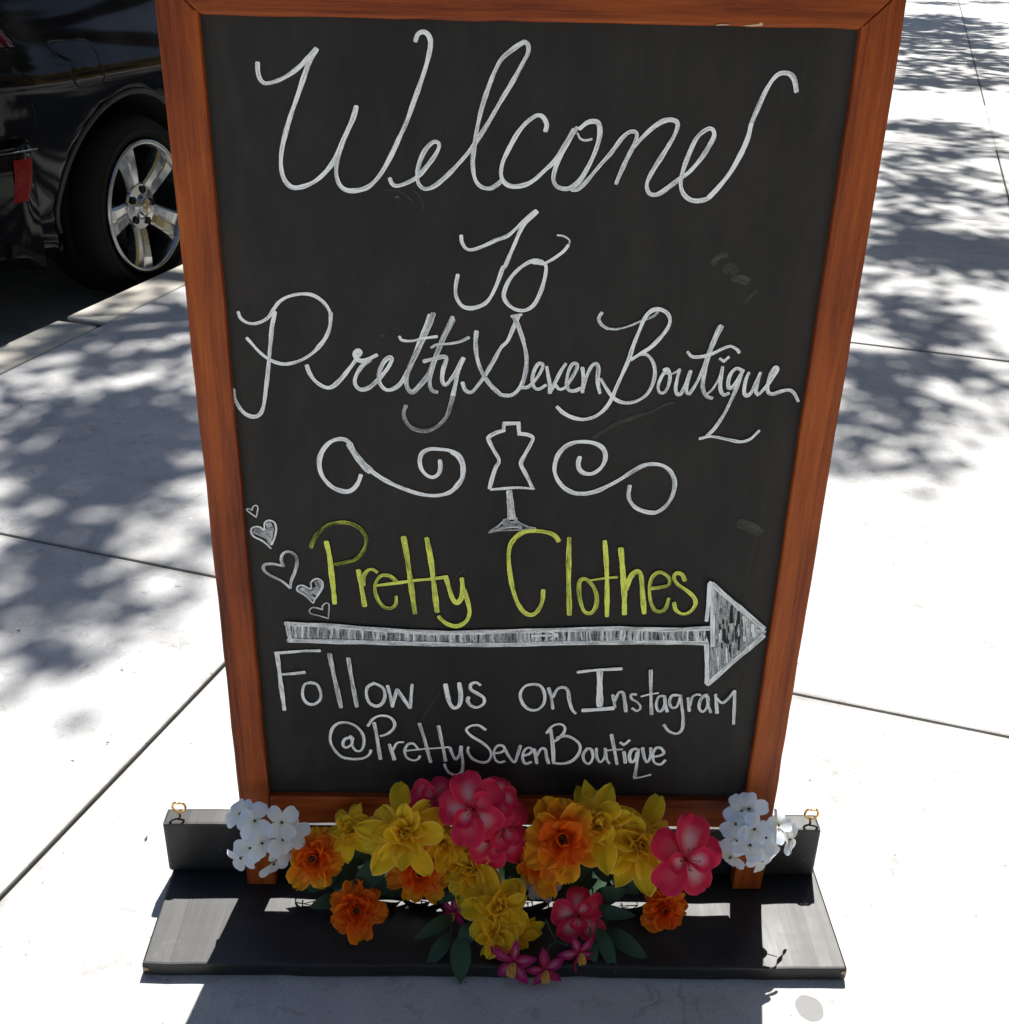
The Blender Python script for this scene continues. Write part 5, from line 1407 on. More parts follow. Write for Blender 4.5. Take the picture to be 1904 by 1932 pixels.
def facing(tx, tz):
    n = Vector((tx, -.74, .62 + tz * .8)).normalized()
    return n.to_track_quat('Z', 'Y').to_euler()
GR = 'fabric flowers of the garland along the foot of the sign'
for fi, (kind, P, R, tx, tz, label) in enumerate(FLOWERS):
    r = random.Random(300 + fi * 17)
    t = empty(kind, P, label, 'flower', GR, facing(tx + r.uniform(-.08, .08), tz))
    a0 = r.uniform(0, 6.28)
    R *= {'dahlia_flower': 1.2, 'marigold_flower': 1.14, 'geranium_flower': 1.06, 'orchid_flower': 1.15}.get(kind, 1.)
    if kind == 'dahlia_flower':
        o, m, c = PM(), PM(), PM()
        n = 10
        for k in range(n): o.petal(r, a0 + 6.283 * k / n + r.uniform(-.3, .3), R * r.uniform(.72, 1.12), R * r.uniform(.40, .56), r.uniform(.0, .65), r.uniform(-.9, .4), r.uniform(-.2, .9), r.choice(['point', 'point', 'long', 'round']), .07, .07 * R, r.uniform(-.1, .02) * R, r.uniform(-.5, .5))
        n = 11
        for k in range(n): m.petal(r, a0 + .35 + 6.283 * k / n + r.uniform(-.35, .35), R * r.uniform(.46, .86), R * r.uniform(.30, .46), r.uniform(.25, 1.0), r.uniform(-.6, .7), r.uniform(.0, 1.2), r.choice(['point', 'round']), .09, .05 * R, r.uniform(.0, .08) * R, r.uniform(-.6, .6))
        n = 9
        for k in range(n): m.petal(r, a0 + 6.283 * k / n + r.uniform(-.4, .4), R * r.uniform(.32, .56), R * r.uniform(.24, .36), r.uniform(.5, 1.25), r.uniform(-.1, 1.1), r.uniform(.2, 1.3), 'round', .11, .03 * R, .07 * R, r.uniform(-.7, .7))
        for k in range(11): c.petal(r, r.uniform(0, 6.28), R * r.uniform(.20, .38), R * r.uniform(.14, .24), r.uniform(.8, 1.5), r.uniform(.5, 2.1), r.uniform(.3, 1.4), 'round', .14, .03 * R, .1 * R, r.uniform(-.8, .8))
        o.build('outer_petals', M_yellow, t); m.build('inner_petals', M_yellow, t); c.build('centre_petals', M_yellow, t)
    elif kind == 'marigold_flower':
        mt = M_deep if 'deep' in label or 'small' in label else M_orange
        o, m = PM(), PM()
        for lay_, (n, L, wd, e0, e1) in enumerate([(8, 1.02, .78, .1, -.25), (8, .86, .70, .35, .05), (7, .68, .58, .6, .35), (7, .5, .5, .85, .7), (6, .36, .4, 1.1, 1.2)]):
            for k in range(n):
                pm = o if lay_ < 2 else m
                pm.petal(r, a0 + lay_ * .4 + 6.283 * k / n + r.uniform(-.3, .3), R * L * r.uniform(.78, 1.14), R * wd * r.uniform(.75, 1.15), e0 + r.uniform(-.25, .25), e1 + r.uniform(-.5, .45), r.uniform(-.2, .9), r.choice(['broad', 'broad', 'round']), .13, .05 * R, .04 * R * lay_, r.uniform(-.3, .3), None, 9)
        # inner layers keep the redder dye of the flower's heart
        m.c = [(c_[0] * .55, c_[1], c_[2] * .9, 1) for c_ in m.c]
        o.build('outer_petals', mt, t); m.build('inner_petals', mt, t)
        pymesh('seed_head', *join_geo([blob_geo((r.uniform(-.07, .07) * R, r.uniform(-.07, .07) * R, .28 * R + r.uniform(0, .05) * R), .05 * R, .07 * R, r) for _ in range(9)]), M_seed, t, True)
    elif kind in ('geranium_flower', 'white_blossom'):
        o, m = PM(), PM()
        mt = M_pink if kind == 'geranium_flower' else M_greywhite
        n = 5
        for k in range(n): o.petal(r, a0 + 6.283 * k / n + r.uniform(-.15, .15), R * r.uniform(.86, 1.16), R * r.uniform(.80, 1.02), r.uniform(.1, .6), r.uniform(-.7, .2), r.uniform(-.25, .45), 'broad', .075, .06 * R, 0, r.uniform(-.2, .2))
        if kind == 'geranium_flower':
            for k in range(2): m.petal(r, a0 + .6 + 6.283 * k / 2 + r.uniform(-.7, .7), R * r.uniform(.5, .85), R * r.uniform(.5, .7), r.uniform(.4, .8), r.uniform(-.1, .5), r.uniform(.2, .6), 'round', .07, .04 * R, .05 * R, r.uniform(-.4, .4))
            m.build('inner_petals', mt, t)
            gs, gd = [], []
            for k in range(9):
                a = r.uniform(0, 6.28); tp = Vector((math.cos(a) * .26 * R, math.sin(a) * .26 * R, .42 * R * r.uniform(.8, 1.2)))
                gs.append(tube_geo([(0, 0, .04 * R), tp * .55 + Vector((0, 0, .1 * R)), tp], [.014 * R, .011 * R, .008 * R], 5))
                gd.append(blob_geo(tp, .024 * R, .03 * R, r, 6, 4))
            st = pymesh('stamens', *join_geo(gs), M_redstamen, t, True)
            pymesh('stamen_tips', *join_geo(gd), M_stamen, st, True)
        o.build('outer_petals', mt, t)
    else:   # orchid
        o, li = PM(), PM()
        for k, (a, L) in enumerate([(1.57, 1.0), (.3, 1.12), (2.84, 1.12), (-.75, 1.0), (-2.4, 1.0)]):
            o.petal(r, a + a0 * .08 + r.uniform(-.15, .15), R * L * r.uniform(.9, 1.15), R * r.uniform(.40, .52), r.uniform(.2, .5), r.uniform(-.5, .1), r.uniform(.2, .7), 'long', .03, .05 * R, 0, r.uniform(-.3, .3))
        li.petal(r, -1.57, R * .62, R * .42, .9, -.2, .9, 'round', .06, .04 * R, .04 * R)
        li.petal(r, -1.2, R * .42, R * .26, 1.1, .4, .9, 'round', .06, .02 * R, .06 * R)
        o.build('petals', M_magenta, t); li.build('throat', M_throat, t)

for hi, (P, fl, L, label) in enumerate(HYDRANGEAS):
    r = random.Random(900 + hi)
    t = empty('hydrangea_flower', P, label, 'flower', GR)
    for (off, dx, dy) in fl:
        pm = PM()
        n = Vector((dx * .9 + r.uniform(-.3, .3), -.75, .50 + dy * .75 + r.uniform(-.3, .3))).normalized()
        q = n.to_track_quat('Z', 'Y').to_matrix(); a0 = r.uniform(0, 1.57)
        for k in range(4): pm.petal(r, a0 + 1.5708 * k + r.uniform(-.2, .2), L * r.uniform(.85, 1.16), L * r.uniform(.80, 1.0), r.uniform(.1, .7), r.uniform(-.6, .2), r.uniform(-.1, .25), 'broad', .018, .001, .0012 * (k % 2), r.uniform(-.12, .12))
        pm.v = [tuple(q @ Vector(v) + Vector(off)) for v in pm.v]
        fo = pm.build('floret', M_white, t)
        vs, fs = blob_geo((0, 0, .003), .0016, .0013, r, 8, 5, .12)
        pymesh('floret_eye', [q @ v + Vector(off) for v in vs], fs, M_eye, fo, True)
    # short twig carrying the florets
    gs = [tube_geo([(0, .022, -.02), (o[0][0] * .4, .012 + o[0][1] * .4, o[0][2] * .4 - .008), Vector(o[0]) + Vector((0, .002, -.001))], [.0012, .0009, .0006], 5) for o in fl]
    pymesh('stalks', *join_geo(gs), M_stem, t, True)

for si, (label, leaves) in enumerate(SPRIGS):
    r = random.Random(700 + si)
    root = Vector(leaves[0][0])
    t = empty('leaf_sprig', root, label, 'leaves', 'fabric leaf sprigs of the garland')
    for (A, B, wd) in leaves:
        A, B = Vector(A) - root, Vector(B) - root
        d = B - A; side = d.cross(Vector((0, -.7, .7))).normalized(); up = side.cross(d).normalized()
        if up.y > 0: up = -up
        n = 10; vs, fs, cs = [], [], []; rn = r.random()
        for i in range(n):
            s = i / (n - 1)
            hw = wd * .5 * max(.03, math.sin(math.pi * s ** .82) ** .8)
            c = A + d * s + up * (.10 * d.length * math.sin(math.pi * s))
            for j in range(5):
                q = j / 2 - 1
                vs.append(c + side * hw * q + up * (abs(q) * hw * .22 + .03 * wd * math.sin(s * 7 + q)))
                cs.append((s, rn, abs(q), 1))
        for i in range(n - 1):
            for j in range(4): a = i * 5 + j; fs.append((a, a + 1, a + 6, a + 5))
        o = pymesh('leaf', vs, fs, M_leaf, t, True)
        ca = o.data.color_attributes.new('tint', 'FLOAT_COLOR', 'POINT')
        for i, c in enumerate(cs): ca.data[i].color = c
    if len(leaves) > 1:
        gs = [tube_geo([Vector(l[0]) - root + Vector((0, .012, .006)), Vector(l[0]) - root, (Vector(l[0]) * .5 + Vector(l[1]) * .5) - root], [.0011, .0010, .0005], 5) for l in leaves]
        pymesh('stalks', *join_geo(gs), M_stem, t, True)
root = Vector(STEMS[0][0])
gs = [tube_geo([Vector(p) for p in catmull(s, 4)], .0009, 6) for s in STEMS]
vs, fs = join_geo(gs)
o = pymesh('flower_stem', vs, fs, M_stem, None, True)
tag(o, 'thin bare forked stem above the magenta orchids', 'stem')

# ------------------------------------------------------------------ street trees (out of the picture, their shade falls on the pavement)
def tree(name, label, u, v, hgt, key, leaf, seed, extra):
    r = random.Random(seed)
    t = empty(name, W(u, v, 0), label, 'tree', 'street trees along the kerb')
    root = W(u, v, 0)
    vs, fs, cs = [], [], []
    def leafq(p, sz):
        d = Vector((r.gauss(0, 1), r.gauss(0, 1), r.gauss(0, .7))).normalized()
        nrm = Vector((r.gauss(0, .6), r.gauss(0, .6), 1)).normalized()
        sd = d.cross(nrm).normalized(); a = len(vs); w = sz * .34
        vs.extend([p, p + d * sz * .35 + sd * w, p + d * sz, p + d * sz * .35 - sd * w]); fs.append((a, a + 1, a + 2, a + 3))
        rn = r.random(); cs.extend([(0, rn, 0, 1)] * 4)
    cents = []
    for (k, cu, cv, au, av, bu, bv, h, dens) in CLUMPS + extra:
        if k != key: continue
        area = math.pi * abs(au * bv - av * bu)
        eff = leaf * leaf * .34 * .60
        h = h * 1.6
        n = max(8, int((dens * 1.9 if dens >= 2.2 else dens * 1.35 if dens > 1.4 else dens) * area / eff))
        n_tw = max(1, n // 14)
        cents.append((cu, cv, h, area))
        for _ in range(n_tw):
            a = r.uniform(0, 6.283); q = r.random() ** .55 * 1.0
            gu = cu + (au * math.cos(a) + bu * math.sin(a)) * q; gv = cv + (av * math.cos(a) + bv * math.sin(a)) * q
            hh = h + r.uniform(-.35, .35)
            tw = W(gu, gv, 0) + SUN_DIR * (hh / SUN_DIR.z)
            for _ in range(14):
                leafq(tw + Vector((r.gauss(0, .55), r.gauss(0, .55), r.gauss(0, .7))) * leaf * 1.35 - root, leaf * r.uniform(.7, 1.25))
    me = bpy.data.meshes.new('crown'); me.from_pydata([tuple(x) for x in vs], [], fs)
    ca = me.color_attributes.new('tint', 'FLOAT_COLOR', 'POINT')
    ca.data.foreach_set('color', [x for c in cs for x in c])
    link('crown', me, t, [M_foliage])
    tp = Vector((r.uniform(-.1, .1), r.uniform(-.1, .1), hgt))
    gs = [tube_geo([(0, 0, -.05), (.02, .01, .25), (.01, .03, hgt * .5), tp], [.15, .115, .10, .085], 12)]
    cents.sort(key=lambda c: -c[3])
    for (cu, cv, h, ar) in cents[:26]:
        e = W(cu, cv, 0) + SUN_DIR * (h * 1.6 / SUN_DIR.z) - root
        mid = tp + (e - tp) * .5 + Vector((r.uniform(-.15, .15), r.uniform(-.15, .15), .25))
        gs.append(tube_geo(catmull([tp - Vector((0, 0, .1)), mid, e], 5), [.035 - .03 * i / 10 for i in range(11)], 6))
    vs2, fs2 = join_geo(gs)
    pymesh('trunk', vs2, fs2, M_bark, t, True)
rx = random.Random(5)

ex = []
for i in range(46):      # crown over the street and the parked car
    uu, vv = rx.uniform(.4, 6.5), rx.uniform(-4.6, -2.3)
    ex.append(('A', uu, vv, .42, .1, -.1, .42, rx.uniform(3.9, 5.2), 1.9))
for i in range(16):
    ex.append(('A', rx.uniform(2.2, 4.6), rx.uniform(-1.9, -.5), .34, .1, -.1, .34, rx.uniform(4.0, 5.0), 1.3))
for i in range(14):
    ex.append(('B', rx.uniform(4.0, 7.5), rx.uniform(-2.2, -.2), .4, .1, -.1, .4, rx.uniform(4.2, 5.2), 1.3))
for i in range(120):
    ex.append(('D', rx.uniform(.3, 6.8), rx.uniform(2.7, 4.9), .55, .1, -.1, .55, rx.uniform(2.9, 5.6), 2.3))  # added crown, placed to darken the sky mirrored in the car
for i in range(24):
    ex.append(('C', rx.uniform(9, 15.5), rx.uniform(-4, .1), .6, .1, -.1, .6, rx.uniform(4.4, 5.6), 1.5))
tree('street_tree', 'street tree at the kerb right behind the chalkboard sign, shading the parked car', 3.75, -1.30, 2.7, 'A', .085, 21, ex)
tree('street_tree', 'second street tree along the kerb behind the sign, dappling the pavement on the right', 6.2, -1.25, 2.8, 'B', .085, 22, ex)
tree('street_tree', 'added unseen tree beside the shop front, darkening the reflections in the parked car', 7.0, 3.2, 3.4, 'D', .13, 24, ex)
tree('street_tree', 'farthest street tree along the kerb, shading the distant pavement', 12.1, -1.25, 2.9, 'C', .16, 23, ex)

# ------------------------------------------------------------------ shop front opposite the car (outside the frame, mirrored in its paint)
sh = empty('shop_building', W(3, 4.0, 0), 'ochre stucco shop front facing the street from the far side of the pavement', 'building', None, (0, 0, math.pi / 2 - KERB_ANGLE))
bm = bmesh.new()
# local X runs along the kerb, local Y towards the street
spans = [(-8, -5.6, 'p'), (-5.6, -4.2, 'w'), (-4.2, .9, 'p'), (.9, 2.3, 'w'), (2.3, 6.4, 'p'), (6.4, 7.8, 'w'), (7.8, 10, 'p')]
for (a, b, k) in spans:
    if k == 'p': add_box(bm, a, b, -3, 0, 0, 3.6)
    else:
        add_box(bm, a, b, -3, 0, 0, 1.0); add_box(bm, a, b, -3, 0, 2.3, 3.6)
add_box(bm, -8.1, 10.1, -3.05, .12, 3.602, 3.8)
bm_obj('wall', bm, M_stucco, sh)
for (a, b, k) in spans:
    if k == 'w':
        bm = bmesh.new()
        for (x0, x1, z0, z1) in ((a + .002, a + .07, 1.002, 2.298), (b - .07, b - .002, 1.002, 2.298), (a + .072, b - .072, 1.002, 1.07), (a + .072, b - .072, 2.23, 2.298)): add_box(bm, x0, x1, -.16, -.08, z0, z1)
        w = bm_obj('window', bm, M_trim, sh)
        bm = bmesh.new(); add_box(bm, a + .072, b - .072, -.13, -.12, 1.072, 2.228); bm_obj('pane', bm, M_glass, w)

# ------------------------------------------------------------------ the parked car
CU, CV, CZ = 1.45, -2.845, -.130
car = empty('parked_car', W(CU, CV, CZ), 'glossy black car with five spoke alloy wheels parked against the kerb', 'car', None, (0, 0, math.pi / 2 - KERB_ANGLE))
# local: X forward from the rear bumper, +Y away from the pavement (the kerb side is -Y), Z up from the gutter
WX, WF, WZ, WR, AR = .742, 3.43, .325, .280, .345
def lerp(a, b, t): return a + (b - a) * t
def pw(x, pts):
    if x <= pts[0][0]: return pts[0][1]
    for (a, b), (c_, d_) in zip(pts, pts[1:]):
        if x <= c_:
            t = (x - a) / (c_ - a); t = t * t * (3 - 2 * t) * .5 + t * .5
            return lerp(b, d_, t)
    return pts[-1][1]
def halfw(X):
    w = .928
    if X < .34: w -= .13 * (1 - X / .34) ** 2.4
    if X > 3.75: w -= .20 * ((X - 3.75) / .75) ** 2
    return w
def sec_pts(X):
    w = halfw(X); zb = .23 + .07 * max(0, 1 - X / .4); belt = pw(X, [(0, .985), (2.6, .97), (3.35, .955), (4.5, .74)])
    H = pw(X, [(0, 1.60), (.5, 1.635), (1.6, 1.66), (2.45, 1.60), (3.35, 1.0), (4.5, .80)])
    H = max(H, belt + .03)
    def zz(z): return zb + (z - .22) / .75 * (belt - zb)
    c = H - belt
    top = [(.850, belt + .06 * min(1, c / .5)), (.785, belt + c * .42), (.715, belt + c * .80), (.64, belt + c * .955), (.52, H - .004), (.27, H + .012), (0, H + .018)]
    k = min(1, c / .5)
    flat = [(.86, belt + c * .3), (.80, belt + c * .6), (.72, belt + c * .8), (.62, belt + c * .9), (.48, H), (.25, H + .02), (0, H + .025)]
    top = [(lerp(f[0], t[0], k), lerp(f[1], t[1], k)) for f, t in zip(flat, top)]
    low = [(.55, zb - .01), (.895, zz(.225)), (.925, zz(.36)), (.962, zz(.52)), (.997, zz(.695)), (.990, zz(.752)), (.955, zz(.815)), (.905, zz(.885)), (.868, belt)]
    return [(w * y, z) for y, z in low + [(t[0] , t[1]) for t in top]]
NJ = 15
def sec(X, j):
    P = sec_pts(X); i = min(int(j), NJ - 1); t = j - i
    g = lambda k: Vector((P[max(0, min(NJ, k))][0], P[max(0, min(NJ, k))][1]))
    p0, p1, p2, p3 = g(i - 1), g(i), g(i + 1), g(i + 2)
    if i + 2 > NJ: p3 = Vector((-p1.x, p1.y))
    q = .5 * ((2 * p1) + (p2 - p0) * t + (2 * p0 - 5 * p1 + 4 * p2 - p3) * t * t + (3 * p1 - p0 - 3 * p2 + p3) * t ** 3)
    x = X
    if X < .9: x += max(0, q.y - .97) * .40 * (1 - X / .9)
    if X < .5: x += max(0, .36 - q.y) * .5 * (1 - X / .5)
    return Vector((x, -max(0, q.x), q.y))          # kerb side
def surf(X, j, off=0., side=-1):
    p = sec(X, j)
    if off:
        e = .01
        a = sec(X + e, j) - sec(max(0, X - e), j); b = sec(X, min(NJ, j + .02)) - sec(X, max(0, j - .02))
        n = a.cross(b).normalized()
        if n.y > 0 and j < 12: n = -n
        if j >= 12 and n.z < 0: n = -n
        p = p + n * off
    if side > 0: p = Vector((p.x, -p.y, p.z))
    return p
def j_at(X, z):
    lo, hi = 1.0, 11.0
    for _ in range(30):
        m = (lo + hi) / 2
        if sec(X, m).z < z: lo = m
        else: hi = m
    return lo
def surf_xz(x, z, off=0., side=-1): return surf(x, j_at(x, z), off, side)
# body shell
XS = [0, .006, .015, .03, .05, .075, .10]
while XS[-1] < 4.49: XS.append(XS[-1] + (.03 if (XS[-1] < 1.3 or 3. < XS[-1] < 3.9) else .06))
XS[-1] = 4.5
JS = [i / 4 for i in range(NJ * 4 + 1)]
def body_side(side):
    vs, fs = [], []
    nj = len(JS)
    kill = []
    for X in XS:
        for j in JS:
            p = sec(X, j); k = False
            if j < 9:
                for wx in (WX, WF):
                    d = Vector((p.x - wx, p.z - WZ)); L = d.length
                    if L < AR and p.z > .0:
                        k = True
                        if L > AR - .075 and L > 0:
                            d *= AR / L; x2, z2 = wx + d.x, WZ + d.y
                            if z2 > .25: p = Vector((x2, p.y, z2)); k = 'edge'
            kill.append(k is True)
            vs.append(Vector((p.x, p.y * -side, p.z)))
    for a in range(len(XS) - 1):
        for b in range(nj - 1):
            q = (a * nj + b, (a + 1) * nj + b, (a + 1) * nj + b + 1, a * nj + b + 1)
            if any(kill[i] for i in q): continue
            fs.append(q if side < 0 else q[::-1])
    return vs, fs
gv, gf = join_geo([body_side(-1), body_side(1)])
# rear and front closing faces
nj = len(JS)
def cap(X, flip):
    ring = [sec(X, j) for j in JS if j >= 1]
    vs = ring + [Vector((p.x, -p.y, p.z)) for p in ring]; n = len(ring)
    fs = []
    for i in range(n - 1):
        f = (i, i + 1, n + i + 1, n + i); fs.append(f if flip else f[::-1])
    return vs, fs
gv, gf = join_geo([(gv, gf), cap(0, False), cap(4.5, True)])
body = pymesh('body', gv, gf, M_paint, car, True)
md = body.modifiers.new('weld', 'WELD'); md.merge_threshold = .0008
def patch(name, xs, js, off, mat, side, parent, nx=16, njj=10, lip=.0):
    """panel following the body surface; xs/js may be functions of t"""
    vs, fs = [], []
    for a in range(nx + 1):
        for b in range(njj + 1):
            s, t = a / nx, b / njj
            j = lerp(js[0], js[1], t)
            x0 = xs[0](t) if callable(xs[0]) else xs[0]; x1 = xs[1](t) if callable(xs[1]) else xs[1]
            edge = a in (0, nx) or b in (0, njj)
            vs.append(surf(lerp(x0, x1, s), j, off - (lip if edge else 0), side))
    for a in range(nx):
        for b in range(njj):
            q = (a * (njj + 1) + b, (a + 1) * (njj + 1) + b, (a + 1) * (njj + 1) + b + 1, a * (njj + 1) + b + 1)
            fs.append(q if side < 0 else q[::-1])
    return pymesh(name, vs, fs, mat, parent, True)
for side in (-1, 1):
    patch('side_window', (lambda t: .42 + .02 * t, lambda t: 1.13 - .02 * t), (9.15, 10.9), .003, M_glass, side, car)
    patch('side_window', (lambda t: 1.22, lambda t: 2.02), (9.1, 10.95), .003, M_glass, side, car)
    patch('side_window', (lambda t: 2.10, lambda t: 3.02 - .55 * t), (9.05, 10.9), .003, M_glass, side, car)
    tl = patch('tail_lamp', (lambda t: .004, lambda t: .30 - .06 * t), (6.0, 9.4), .006, M_lamp, side, car, 14, 14, .005)
    # vertical lamp ribs, coloured pale to stand in for line reflections
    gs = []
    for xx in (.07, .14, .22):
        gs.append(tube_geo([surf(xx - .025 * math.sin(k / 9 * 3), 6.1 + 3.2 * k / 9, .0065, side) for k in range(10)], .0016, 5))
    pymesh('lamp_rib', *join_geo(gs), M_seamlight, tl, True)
    patch('head_lamp', (lambda t: 4.0 + .2 * t, lambda t: 4.46), (4.6, 7.2), .005, M_clear, side, car, 10, 6, .004)
    # panel seams
    gs = []
    for line in ([(.285, .70), (.30, .64), (.27, .58), (.235, .50), (.215, .40), (.20, .30)], [(1.16, .42), (1.17, .60), (1.17, .80), (1.17, .95)], [(2.06, .26), (2.06, .6), (2.06, .95)], [(3.02, .26), (3.05, .6), (3.0, .92)]):
        P = catmull([(x, z, 0) for x, z in line], 6)
        pymesh('panel_seam', *tube_geo([surf_xz(p[0], p[1], .0004, side) for p in P], .0022, 5), M_gap, car, True)
    for hx in (1.32, 2.22):
        gs = [tube_geo([surf_xz(hx + .03 * 0, .80, .0, side), surf_xz(hx + .01, .80, .035, side), surf_xz(hx + .15, .805, .04, side), surf_xz(hx + .19, .805, .0, side)], [.012, .012, .012, .012], 8)]
        pymesh('door_handle', *join_geo(gs), M_paint, car, True)
    bm = bmesh.new(); add_box(bm, 2.72, 2.86, -1.08, -.90, .98, 1.12, .03); mo = bm_obj('wing_mirror', bm, M_paint, car, True)
    if side > 0: mo.scale = (1, -1, 1)
    # wheel arch lip and liner
    for wx in (WX, WF):
        pts, liner = [], []
        for k in range(33):
            a = rad(-2 + 184 * k / 32)
            x, z = wx + AR * math.cos(a), WZ + AR * math.sin(a)
            pts.append(surf_xz(x, max(.26, z), -.004, side))
        pymesh('arch_lip', *tube_geo(pts, .010, 8), M_trim, car, True)
        vs, fs = [], []
        for k in range(33):
            p = pts[k]
            vs += [p, Vector((p.x, p.y * .62, p.z))]
        vs.append(Vector((wx, pts[16].y * .62, WZ)))
        for k in range(32):
            fs.append((2 * k, 2 * k + 2, 2 * k + 3, 2 * k + 1)); fs.append((2 * k + 1, 2 * k + 3, len(vs) - 1))
        pymesh('wheel_well', vs, fs, M_gap, car)
# fuel door on the kerb side
cor = [(.418, .834), (.612, .826), (.608, .708), (.482, .706)]
def rrect(cor, rr=.28, n=6):
    out = []
    m = len(cor)
    for i in range(m):
        p = Vector(cor[i]); a = Vector(cor[i - 1]); b = Vector(cor[(i + 1) % m])
        p0 = p + (a - p).normalized() * .034; p1 = p + (b - p).normalized() * .034
        for k in range(n + 1):
            t = k / n; out.append(p0 * (1 - t) ** 2 + p * 2 * t * (1 - t) + p1 * t * t)
    return out
rr = rrect(cor)
ctr = sum((Vector(c_) for c_ in cor), Vector((0, 0))) / 4
vs = [surf_xz(ctr.x, ctr.y, .0009)]; fs = []
R_N = 4
for q in range(1, R_N + 1):
    for p in rr:
        g = ctr + (p - ctr) * (q / R_N) * .992; vs.append(surf_xz(g.x, g.y, .0009))
n = len(rr)
for k in range(n): fs.append((0, 1 + k, 1 + (k + 1) % n))
for q in range(R_N - 1):
    for k in range(n): a = 1 + q * n; fs.append((a + k, a + n + k, a + n + (k + 1) % n, a + (k + 1) % n))
fd = pymesh('fuel_door', vs, [f[::-1] for f in fs], M_paint, car, True)
fr = [surf_xz(p.x, p.y, .0005) for p in rr]; fr.append(fr[0]); fr.append(fr[1])
pymesh('door_gap', *tube_geo(fr, .0024, 6, False), M_gap, fd, True)
# rear bumper: a profile swept round the back of the car
path = []
for k in range(15): X = .25 * (1 - k / 14) ** 1.4; path.append(Vector((X, -halfw(X) * .998)))
for k in range(1, 12): y = -halfw(0) * (1 - 2 * k / 12); path.append(Vector((-.028 * (1 - (y / halfw(0)) ** 2) , y)))
path += [Vector((p.x, -p.y)) for p in path[14::-1]]
prof = [(-.06, .25), (-.032, .26), (-.014, .31), (.012, .40), (.033, .50), (.034, .565), (.026, .588), (.006, .598), (-.03, .606)]
vs, fs = [], []
for i, p in enumerate(path):
    tg = (path[min(i + 1, len(path) - 1)] - path[max(0, i - 1)]).normalized(); nn = Vector((tg.y, -tg.x))
    if nn.dot(p - Vector((1.2, 0))) < 0: nn = -nn
    fade = min(1, i / 2, (len(path) - 1 - i) / 2) if True else 1
    for o_, z in prof: vs.append(Vector((p.x + nn.x * o_ * max(.15, fade), p.y + nn.y * o_ * max(.15, fade), z)))
m = len(prof)
for i in range(len(path) - 1):
    for k in range(m - 1): fs.append((i * m + k, i * m + k + 1, (i + 1) * m + k + 1, (i + 1) * m + k))
bump = pymesh('rear_bumper', vs, [f[::-1] for f in fs], M_paint, car, True)
# thin light lower edge of the bumper's upper roll and the reflectors
for side in (-1, 1):
    def bp(X, z, off):
        e = .004; off += (z - .52) * .22 if z < .52 else 0; p = Vector((X, halfw(X) * .998)); q = Vector((X + e, halfw(X + e) * .998)); tg = (q - p).normalized(); nn = Vector((-tg.y, tg.x))
        o_ = .037 + off
        return Vector((p.x + nn.x * o_, side * (p.y + nn.y * o_), z))
    vs, fs = [], []
    n1, n2 = 8, 6
    for a in range(n1 + 1):
        for b in range(n2 + 1):
            s, t = a / n1, b / n2
            X = lerp(.172 - .008 * (1 - t), .224 - .018 * (1 - t), s); z = lerp(.452, .566, t)
            vs.append(bp(X, z, .004 if 0 < a < n1 and 0 < b < n2 else .0005))
    for a in range(n1):
        for b in range(n2):
            q = (a * (n2 + 1) + b, (a + 1) * (n2 + 1) + b, (a + 1) * (n2 + 1) + b + 1, a * (n2 + 1) + b + 1); fs.append(q if side < 0 else q[::-1])
    pymesh('reflector', vs, fs, M_reflector, bump, True)
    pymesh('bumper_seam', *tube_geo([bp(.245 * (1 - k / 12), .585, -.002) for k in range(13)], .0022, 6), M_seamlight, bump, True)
# tailgate glass, number plate recess, underbody
vs = [Vector((lerp(.0, .0, 0) + .40 * max(0, z - .97) - .004, y, z)) for (y, z) in ((-.60, 1.06), (.60, 1.06), (.52, 1.46), (-.52, 1.46))]
pymesh('rear_window', vs, [(0, 3, 2, 1)], M_glass, car)
vs = []; fs = []
for a in range(9):
    for b in range(7):
        s, t = a / 8 * 2 - 1, b / 6
        X = lerp(3.27, 2.62, t); j = 15 - abs(s) * 2.9
        vs.append(surf(X, j, .004, -1 if s < 0 else 1))
for a in range(8):
    for b in range(6): fs.append((a * 7 + b, a * 7 + b + 1, (a + 1) * 7 + b + 1, (a + 1) * 7 + b))
pymesh('windscreen', vs, fs, M_glass, car, True)
bm = bmesh.new(); add_box(bm, .25, 4.3, -.56, .56, .2, .32); add_box(bm, 1.2, 3.0, -.86, .86, .22, .34)
bm_obj('underbody', bm, M_gap, car)

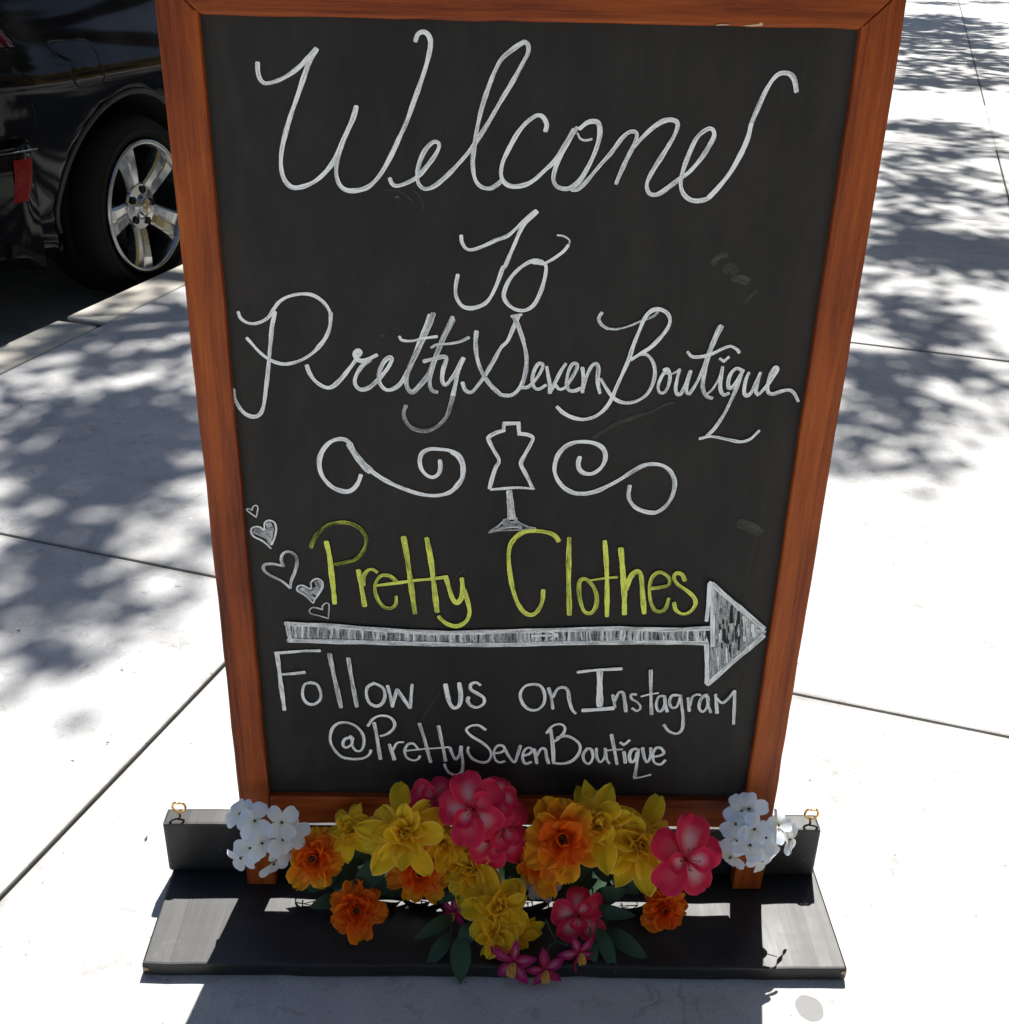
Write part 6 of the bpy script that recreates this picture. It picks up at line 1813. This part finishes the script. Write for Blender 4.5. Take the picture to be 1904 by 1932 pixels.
# wheels
tyre_prof = [(.198, .035), (.2055, .012), (.213, .004), (.2145, .0005), (.217, .0035), (.234, -.001), (.2355, -.003), (.2375, -.0005), (.252, .003), (.264, .013), (.2725, .031), (.2785, .058), (.2790, .082), (.274, .083), (.274, .090), (.279, .091), (.280, .11), (.279, .13), (.274, .131), (.274, .138), (.279, .139), (.2785, .165), (.272, .19), (.262, .210), (.235, .22), (.20, .19)]
rim_prof = [(.1985, .030), (.2045, .008), (.2055, .002), (.2035, -.004), (.193, -.004), (.189, .004), (.187, .022), (.184, .06), (.178, .12), (.185, .19), (.198, .20)]
def build_wheel(x, y, side):
    wp = bpy.data.objects.new('wheel', None); COL.objects.link(wp); wp.parent = car; wp.location = (x, y, WZ); wp.empty_display_size = .1
    if side > 0: wp.rotation_euler = (0, 0, math.pi)
    pymesh('tyre', *lathe_geo(tyre_prof, 72), M_tyre, wp, True)
    gs = [lathe_geo(rim_prof, 72)]
    gs.append(lathe_geo([(.0, .012), (.03, .012), (.036, .016), (.040, .020), (.068, .024), (.074, .030), (.078, .06)], 40))
    for k in range(5):
        a = rad(113 + 72 * k)
        ca, sa = math.cos(a), math.sin(a)
        vs, fs = [], []
        st = [(.056, .033, .027), (.085, .034, .018), (.12, .037, .011), (.155, .042, .006), (.182, .049, .006), (.197, .058, .006)]
        for (r_, hw, y_) in st:
            for (q, dy) in ((-1.12, .034), (-1, .006), (-.80, .0), (-.16, .0035), (0, .0055), (.16, .0035), (.80, .0), (1, .006), (1.12, .034)):
                w_ = q * hw
                vs.append(Vector((r_ * ca - w_ * sa, y_ + dy, r_ * sa + w_ * ca)))
        for i in range(len(st) - 1):
            for q in range(8): fs.append((i * 9 + q, i * 9 + q + 1, (i + 1) * 9 + q + 1, (i + 1) * 9 + q))
        gs.append((vs, fs))
    rim = pymesh('rim', *join_geo(gs), M_alloy, wp)
    for p in rim.data.polygons: p.use_smooth = p.index < 72 * 10
    for k in range(5):
        a = rad(113 + 36 + 72 * k); off = Vector((.053 * math.cos(a), 0, .053 * math.sin(a)))
        vs, fs = lathe_geo([(.0001, .0192), (.0115, .0192), (.0125, .0172)], 16)
        pymesh('lug_hole', [v + off for v in vs], fs, M_gap, wp, True)
    cap_ = pymesh('hub_cap', *lathe_geo([(.0, .003), (.022, .004), (.0275, .007), (.029, .014)], 32), M_alloy, wp, True)
    # small gold cross-shaped badge
    e = [(-.019, -.004), (-.007, -.004), (-.0055, -.0072), (.0075, -.0072), (.0065, -.004), (.019, -.004), (.017, .004), (.007, .004), (.0055, .0072), (-.0075, .0072), (-.0065, .004), (-.017, .004)]
    ang = rad(75); n = len(e)
    e2 = [(p[0] * math.cos(ang) - p[1] * math.sin(ang), p[0] * math.sin(ang) + p[1] * math.cos(ang)) for p in e]
    vs = [(p[0], .0022, p[1]) for p in e2] + [(p[0], .0045, p[1]) for p in e2]
    fs = [tuple(range(n)), tuple(range(2 * n - 1, n - 1, -1))] + [(i, n + i, n + (i + 1) % n, (i + 1) % n) for i in range(n)]
    pymesh('hub_emblem', vs, fs, M_gold, wp)
    pymesh('brake_disc', *lathe_geo([(.0, .09), (.135, .09), (.14, .095), (.14, .11)], 40), M_darkmetal, wp, True)
for side in (-1, 1):
    for wx in (WX, WF): build_wheel(wx, side * .930, side)
